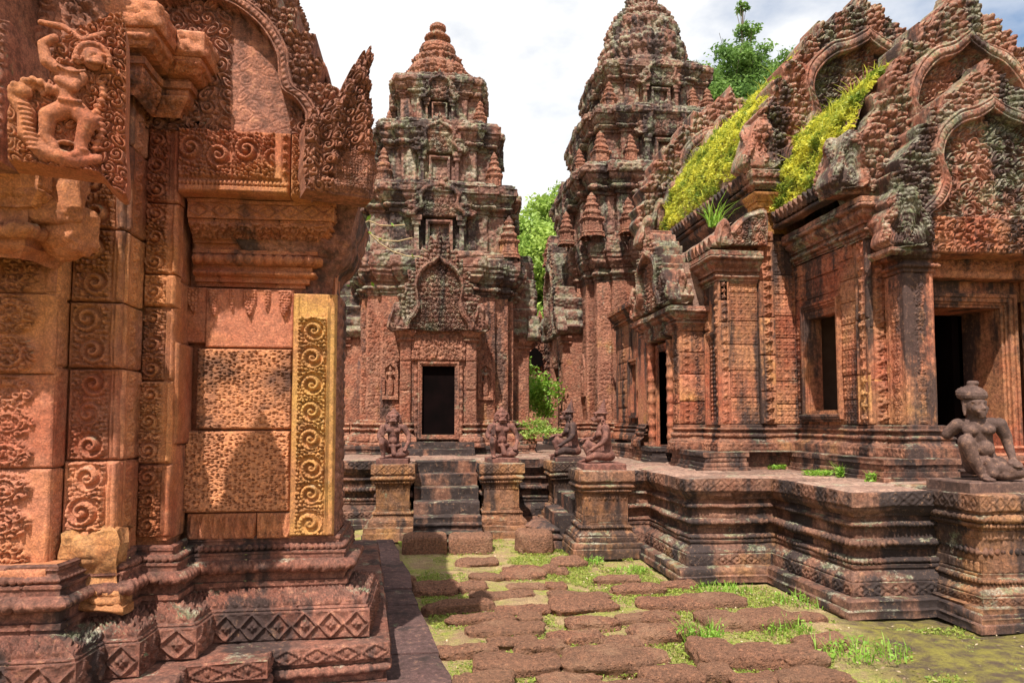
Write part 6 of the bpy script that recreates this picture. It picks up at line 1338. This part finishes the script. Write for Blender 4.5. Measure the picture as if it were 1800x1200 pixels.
cb = at(944, 974, Z=.0); lone('boulder', (cb[0], cb[1]+.25, .10), (.22, .20, .155), 'chunky laterite boulder lying left of the monkey pedestals', 'boulder', 12, sq=.5)
for i, (px, py, wv, lb_) in enumerate([(967, 1002, .10, 'small laterite lump in front of the chunky boulder'), (988, 1006, .07, 'smallest rounded rubble stone near the chunky boulder'), (1000, 988, .2, 'flat mossy slab fragment under the monkey pedestal corner'), (716, 1021, .08, 'small stone against the edge of the dark pavement')]):
    c = at(px, py, Z=.02); lone('rubble_stone', (c[0], c[1], .02), (wv, wv*.8, .06), lb_, 'rubble', 20+i, sq=.8, res=20)
# ================================================================== PLANTS
def blades(mb, C, H, W, r, lean=.5, base_n=None):
    """grass blades as bent tapering strips; C (n,3) roots"""
    n = len(C); a = r.uniform(0, 2*PI, n); d = np.stack([np.cos(a), np.sin(a), 0*a], -1); s = np.stack([-np.sin(a), np.cos(a), 0*a], -1)
    h = H*r.uniform(.5, 1.2, n)[:, None]; ln = lean*r.uniform(.2, 1.2, n)[:, None]*h; w_ = (W*r.uniform(.6, 1.2, n))[:, None]; up = np.array([0, 0, 1.])
    p = [C-s*w_, C+s*w_, C+d*ln*.45+up*h*.6+s*w_*.8, C+d*ln*.45+up*h*.6-s*w_*.8, C+d*ln*1.25+up*h*.95+s*w_*.12, C+d*ln*1.25+up*h*.95-s*w_*.12]
    V = np.stack(p, 1).reshape(-1, 3); b = np.arange(n)[:, None]*6; Q = np.concatenate([b+np.array([0, 1, 2, 3]), b+np.array([3, 2, 4, 5])])
    mb.raw(V, Q, np.repeat(r.random(n), 6))
def leaves(mb, C, S, r, up=.35, tone=None, N0=None):
    """small folded leaf quads at C"""
    n = len(C); N = r.normal(size=(n, 3)); N[:, 2] = np.abs(N[:, 2])+up
    if N0 is not None: N = N*.7+N0
    N /= np.linalg.norm(N, axis=1)[:, None]; T = np.cross(N, r.normal(size=(n, 3))); T /= np.linalg.norm(T, axis=1)[:, None]; B_ = np.cross(N, T)
    s = (S*r.uniform(.55, 1.3, n))[:, None]; p = [C-T*s, C-B_*s*.45+N*s*.1, C+T*s, C+B_*s*.45+N*s*.1]
    V = np.stack(p, 1).reshape(-1, 3); Q = np.arange(n)[:, None]*4+np.arange(4); mb.raw(V, Q, np.repeat(r.random(n) if tone is None else tone, 4))
gr = np.random.default_rng(3)
def court_grass():
    n = 130000; x = gr.uniform(-.6, 4.6, n); y = gr.uniform(3.6, 9.0, n); C = np.stack([x, y, 0*x], -1)
    d = fbm(C, 1.6, 3, 40)+.35*fbm(C, 7, 2, 44); keep = d > .60
    near = np.zeros(n); 
    for sx_, sy_, a, b in stones:
        q = np.hypot((x-sx_)/(a+.0), (y-sy_)/(b+.0)); keep &= q > .97; near = np.maximum(near, (q < 1.35)*1.0)
    keep |= (near > 0) & (gr.random(n) < .45) & ~np.any([np.hypot((x-a0)/a, (y-b0)/b) < .97 for a0, b0, a, b in stones], axis=0)
    keep &= x > .18-(y-3.9)*.113
    keep &= ~((x > 2.25) & (y > 6.1)); keep &= ~((x > 3.1) & (y > 4.75)); keep &= (x-.42*y+.9*fbm(C, 3, 3, 1)) < 2.3
    C = C[keep]; mb = MB(); C[:, 2] = -.005
    blades(mb, C, .019, .003, gr, 1.0); m2 = gr.random(len(C)) < .4; L2 = C[m2]+np.array([0, 0, .012]); leaves(mb, L2, .014, gr, 1.2)
    o = mb.build('grass', M['grass'], smooth=False); tag(o, 'short yellow green grass and weeds between the paving stones', 'grass', kind='stuff')
court_grass()
def litter():
    n = 2600; x = gr.uniform(-.6, 4.8, n); y = gr.uniform(3.7, 9.0, n); k = (x > .2-(y-3.9)*.113) & ~((x > 2.2) & (y > 6.2)) & ~((x > 3.1) & (y > 4.8)); C = np.stack([x, y, gr.uniform(.004, .02, n)], -1)[k]
    mb = MB(); leaves(mb, C, .013, gr, 2.5); o = mb.build('leaf_litter', M['litter'], smooth=False); tag(o, 'dry leaves and crumbs scattered over the court', 'leaf litter', kind='stuff')
M['litter'] = leafmat('dry_leaves', (.16, .09, .05), (.62, .48, .32), .1); litter()
def tuft(name, c, n, h, sp, label, lf=0, m='tuft', w_=.004, ls=.02, lean=.7):
    mb = MB(); r = gr; a = r.uniform(0, 2*PI, n); q = sp*np.sqrt(r.random(n)); C = np.stack([np.cos(a)*q, np.sin(a)*q*.7, 0*a], -1)+np.array(c)
    blades(mb, C, h, w_, r, lean)
    if lf:
        a = r.uniform(0, 2*PI, lf); q = sp*1.1*np.sqrt(r.random(lf)); L_ = np.stack([np.cos(a)*q, np.sin(a)*q*.7, h*.75*r.random(lf)], -1)+np.array(c); leaves(mb, L_, ls, r, .8)
    o = mb.build(name, M[m], smooth=False); tag(o, label, 'plant'); return o
tuft('grass_tuft', (3.62, 8.25, 4.02), 46, .34, .09, 'long bladed bright grass tuft on the porch roof below the dark eave', w_=.008, lean=1.1)
for i, (px, py, z, n, h, sp, lf, lb_) in enumerate([
    (1190, 803, TZ, 12, .05, .08, 90, 'small leafy weed at the foot of the black plinth near the porch'), (1367, 822, TZ, 14, .07, .10, 130, 'leafy weed growing where the black plinth steps back'), (1440, 832, TZ, 20, .07, .17, 190, 'wide mat of leafy weeds along the middle of the plinth foot'),
    (1475, 835, TZ, 10, .14, .04, 60, 'upright thin weed standing before the window plinth'), (1527, 842, TZ, 10, .10, .05, 50, 'thin weed beside the portico plinth corner'), (1613, 842, TZ, 12, .06, .04, 50, 'small weed near the kneeling statue'),
    (1040, 990, .0, 20, .08, .14, 60, 'grassy weed at the kerb under the monkey pedestal'), (1230, 1128, .0, 60, .15, .16, 80, 'tall grass tuft between the two largest paving stones'), (1380, 1110, .0, 50, .10, .20, 40, 'spreading tuft right of the middle paving rows'),
    (1570, 1035, .10, 40, .14, .16, 10, 'wispy grass growing on the terrace kerb near the right pedestal'), (1270, 1040, .0, 60, .09, .26, 50, 'grass strip along the foot of the terrace corner'), (1420, 1060, .0, 60, .09, .30, 60, 'grass strip along the kerb of the second terrace face'),
    (1110, 1005, .0, 40, .07, .20, 60, 'mossy grass patch against the first terrace corner'), (1515, 1150, .0, 60, .10, .30, 90, 'weeds straggling over the dark soil at bottom right'), (708, 946, .0, 30, .05, .20, 40, 'moss and grass before the left pedestal')]):
    c = at(px, py, Z=z)-(np.array([.13, .22, 0]) if z == TZ else 0); tuft('weed', (c[0], c[1], z), n*2, h, sp, lb_, lf*2, ls=.018)
def roof_plants(G, lab, n, u0, u1, size=.026):
    mb = MB(); nv, nu = G.shape[:2]; a = u0+(u1-u0)*gr.random(n); b = gr.random(n)
    ia = a*(nv-1); ib = b*(nu-1); i0 = ia.astype(int).clip(0, nv-2); j0 = ib.astype(int).clip(0, nu-2); fa = (ia-i0)[:, None]; fb = (ib-j0)[:, None]
    P = G[i0, j0]*(1-fa)*(1-fb)+G[i0+1, j0]*fa*(1-fb)+G[i0, j0+1]*(1-fa)*fb+G[i0+1, j0+1]*fa*fb
    nb = np.array([-.75, 0, .65]); th_ = .01+.16*np.clip(fbm(P, 6, 3, 4)-.22, 0, 1)*1.5*(1.15-.5*a)
    k = fbm(P, 5, 3, 9); kp = (k > .30); P = P[kp]; th_ = th_[kp]
    Cc = P+nb*(th_*gr.random(len(P)))[:, None]; leaves(mb, Cc, size, gr, .9, tone=np.clip(fbm(P, 7, 3, 12)*2.6-.95+.5*gr.random(len(P)), 0, 1))
    s = gr.random(len(P)) < .03; blades(mb, Cc[s], .14, .006, gr, .9)
    o = mb.build('roof_plants', M['roofgrass'], smooth=False); tag(o, lab, 'plants', kind='stuff')
roof_plants(G2, 'yellow green plants covering the lower roof slope above the window', 26000, .04, 1.0)
roof_plants(G1, 'yellow green plants covering the higher roof slope beyond the bracketed gable', 34000, .06, 1.0, .03)
# trees
def tree(name, x, y, H, crowns, label, m='leaf', n=9000, size=.16, trunk=.25, group='trees behind the temple', cat='tree'):
    t = thing(name, (x, y, 0), label, cat, group); mb = MB(); rt_ = np.random.default_rng(int(x*7+y*3)+100)
    def limb(p, q, r0, r1):
        p = np.array(p, float); q = np.array(q, float); k = 7; u = np.linspace(0, 1, k)[:, None]; c = p*(1-u)+q*u+np.array([1, 1, 0])*np.sin(u*PI)*rt_.normal()*.05*np.linalg.norm(q-p)
        an = np.linspace(0, 2*PI, 8, endpoint=False); rr_ = r0+(r1-r0)*u; d = (q-p)/np.linalg.norm(q-p); a = np.cross(d, [0.3, 1, .1]); a /= np.linalg.norm(a); b = np.cross(d, a)
        G = c[:, None]+rr_[:, None]*(np.cos(an)[None, :, None]*a+np.sin(an)[None, :, None]*b); mb.grid(G, closed=True); return c
    tc_ = limb((x, y, 0), (x+rt_.normal()*.3, y, H*.62), trunk, trunk*.5)
    for cx, cy, cz, r_ in crowns:
        s = tc_[rt_.integers(3, 7)]; lc = limb(s, (x+cx, y+cy, cz), trunk*.35, trunk*.12)
        for k in range(5): e = np.array([x+cx, y+cy, cz])+rt_.normal(size=3)*r_*.6; limb(lc[5], e, trunk*.12, .01)
    mb.build('trunk', M['bark'], t)
    mb = MB(); tot = sum(c[3]**2 for c in crowns)
    for cx, cy, cz, r_ in crowns:
        k = int(n*r_**2/tot); nc = max(6, int(26)); cen = rt_.normal(size=(nc, 3)); cen = cen/np.linalg.norm(cen, axis=1)[:, None]*(rt_.random(nc)**.4)[:, None]*r_*np.array([1, 1, .75])+np.array([x+cx, y+cy, cz])
        ci = rt_.integers(0, nc, k); off = rt_.normal(size=(k, 3))*r_*.19*np.array([1, 1, .6]); C = cen[ci]+off
        leaves(mb, C, size, rt_, .3, tone=np.clip(rt_.random(nc)[ci]*.7+rt_.random(k)*.3, 0, 1))
    mb.build('crown', M[m], t, smooth=False); return t
tree('broadleaf_tree', 4.3, 27, 10.0, [(0, 0, 8.6, 1.5), (-1.0, 0, 9.4, 1.1), (.8, .5, 10.2, 1.1), (1.0, -.5, 7.0, 1.7), (-1.0, -.3, 6.6, 1.7), (0, 0, 5.2, 1.8), (-1.2, 0, 4.2, 1.6), (1.0, 0, 3.4, 1.6), (0, -1, 7.6, 1.6)], 'bright green tree filling the gap between the two towers', 'leafbright', 70000, .11)
tree('broadleaf_tree', 7.5, 34, 12.0, [(0, 0, 9.4, 2.4), (-1.6, 0, 7.4, 2.2), (1.8, .5, 7.6, 2.2)], 'tree mostly hidden behind the massive central tower', 'leaf', 9000, .2)
tree('tall_tree', 17.9, 36, 30, [(0, 0, 20.0, 2.1), (-2.0, 0, 19.4, 2.0), (1.4, .5, 20.6, 1.9), (-1.2, 0, 21.7, 1.4), (.3, 0, 22.3, 1.1), (.1, 0, 23.8, .7), (-3.0, 0, 20.6, 1.4), (2.3, 0, 21.6, 1.2), (0.2, 0, 18.2, 2.2), (-3, 0, 17.4, 2.0), (3, 0, 18.6, 2), (-.2, 0, 25.2, .4)], 'tall airy tree with a thin top rising behind the grassy roof', 'leaf', 42000, .13, .22)
tree('broadleaf_tree', -3.0, 21, 6, [(0, 0, 3.2, 1.3), (.8, 0, 2.2, 1.0), (-.9, 0, 4.2, 1.3), (.9, 0, 3.6, .8), (0, 0, 1.4, 1.0)], 'green tree glimpsed between the library and the slender tower', 'leafbright', 9000, .10, .12)
def bush(name, c, s, n, label, m='leafbright', size=.03):
    mb = MB(); nc = 14; cen = gr.normal(size=(nc, 3))*np.array(s)*.55+np.array(c); ci = gr.integers(0, nc, n); C = cen[ci]+gr.normal(size=(n, 3))*np.array(s)*.25; C[:, 2] = np.maximum(C[:, 2], c[2]-s[2]*1.1)
    leaves(mb, C, size, gr, .4); r = np.zeros((0, 3)); o = mb.build(name, M[m], smooth=False); tag(o, label, 'bush'); return o
cb = at(938, 690, Y=15.5); bush('bush', cb, (.42, .4, .50), 2600, 'leafy yellow green bush in the gap beside the slender tower', 'tuft', .05)
cb = at(950, 752, Y=12.4); bush('bush', cb, (.36, .3, .16), 900, 'low weeds at the foot of the gap right of the slender tower', 'leafbright', .035)
mb = MB(); n_ = 30000; xx = gr.uniform(-70, 90, n_); hh_ = 3.2+2.8*fbm(np.stack([xx, xx*0, xx*0], -1), .12, 3, 3); Cf = np.stack([xx, gr.uniform(58, 66, n_), hh_*np.sqrt(gr.random(n_))], -1); leaves(mb, Cf, .5, gr, .3)
o = mb.build('far_trees', M['leaf'], smooth=False); tag(o, 'low green line of far woodland beyond the temple', 'woodland', kind='stuff')
# bare twig with a few leaves reaching out from behind the library
mb = MB(); tw = Body
def twig(pts, r0):
    for a, b in zip(pts[:-1], pts[1:]):
        A, B_ = np.array(a), np.array(b); d = B_-A; d /= np.linalg.norm(d); s1 = np.cross(d, [0, 1, .2]); s1 /= np.linalg.norm(s1); s2 = np.cross(d, s1); an = np.linspace(0, 2*PI, 6, endpoint=False)
        mb.grid(np.stack([A+r0*(np.cos(an)[:, None]*s1+np.sin(an)[:, None]*s2), B_+r0*.8*(np.cos(an)[:, None]*s1+np.sin(an)[:, None]*s2)]), closed=True)
tg = thing('twig', tuple(at(640, 400, Y=5.4)), 'thin bare twig with a few small leaves beside the library corner', 'branch')
P_ = lambda px, py: tuple(at(px, py, Y=5.4))
for pl in ([(630, 398), (648, 388), (668, 396), (690, 397), (712, 395)], [(632, 402), (652, 412), (672, 423), (700, 424), (725, 418)], [(652, 412), (668, 428), (690, 442), (715, 450), (742, 452)], [(628, 398), (640, 405), (652, 412)]): twig([P_(*q) for q in pl], .0055)
M['twig'] = simple('pale_twig', (.42, .30, .16), .8); mb.build('stem', M['twig'], tg)
mb = MB(); C = np.array([P_(*q) for q in [(648, 383), (650, 410), (668, 420), (640, 455), (630, 468), (625, 440), (690, 395), (655, 500), (636, 452), (612, 502), (725, 450)]]); leaves(mb, C, .026, gr, .3); mb.build('leaf', M['tuft'], tg, smooth=False)
# ruined gable of a farther building in the gap
ruin = thing('ruined_gateway', (3.0, 19.5, TZ), 'distant carved gable with dark arched niche seen in the gap between the towers', 'ruin')
c = at(948, 640, Y=19.5)
mb = MB(); mb.box(c[0]-1.1, c[0]+1.6, 19.6, 21, .9, 3.0); mould(mb, [(c[0]-1.1, 19.5), (c[0]+1.6, 19.5)], [('v', .3, 0), ('l', .01, -.1), ('t', .15, 0), ('l', .01, -.1), ('v', .9, 0, o_curls(.2, 3), .05), ('l', .01, .1), ('v', .2, .05), ('l', .01, -.2)], TZ, off0=.2, res=.04, closed=False, vis=lambda i: True, bumpy=.03); mb.build('wall', M['tower'], ruin)
mb = MB(); gable(mb, (c[0], 19.35, 2.55), EX, NY, .95, 2.0, res=.03, thick=.3, dep=.06, leaf=9, curl=.2, seed=3, outer=STEP); mb.build('gable', M['tower'], ruin, warp=.03)
mb = MB(); o = at(941, 628, Y=19.2); fan(mb, (o[0], 19.22, o[2]-.25), EX, NY, [(-.22, 0), (-.22, .35), (0, .55), (.22, .35), (.22, 0)], (0, .2), lambda X, Zz, r_, t: 0*X, .05, .05); mb.build('niche', M['shadeblack'], ruin)  # flat black plate on the gable, painting the shade of a niche
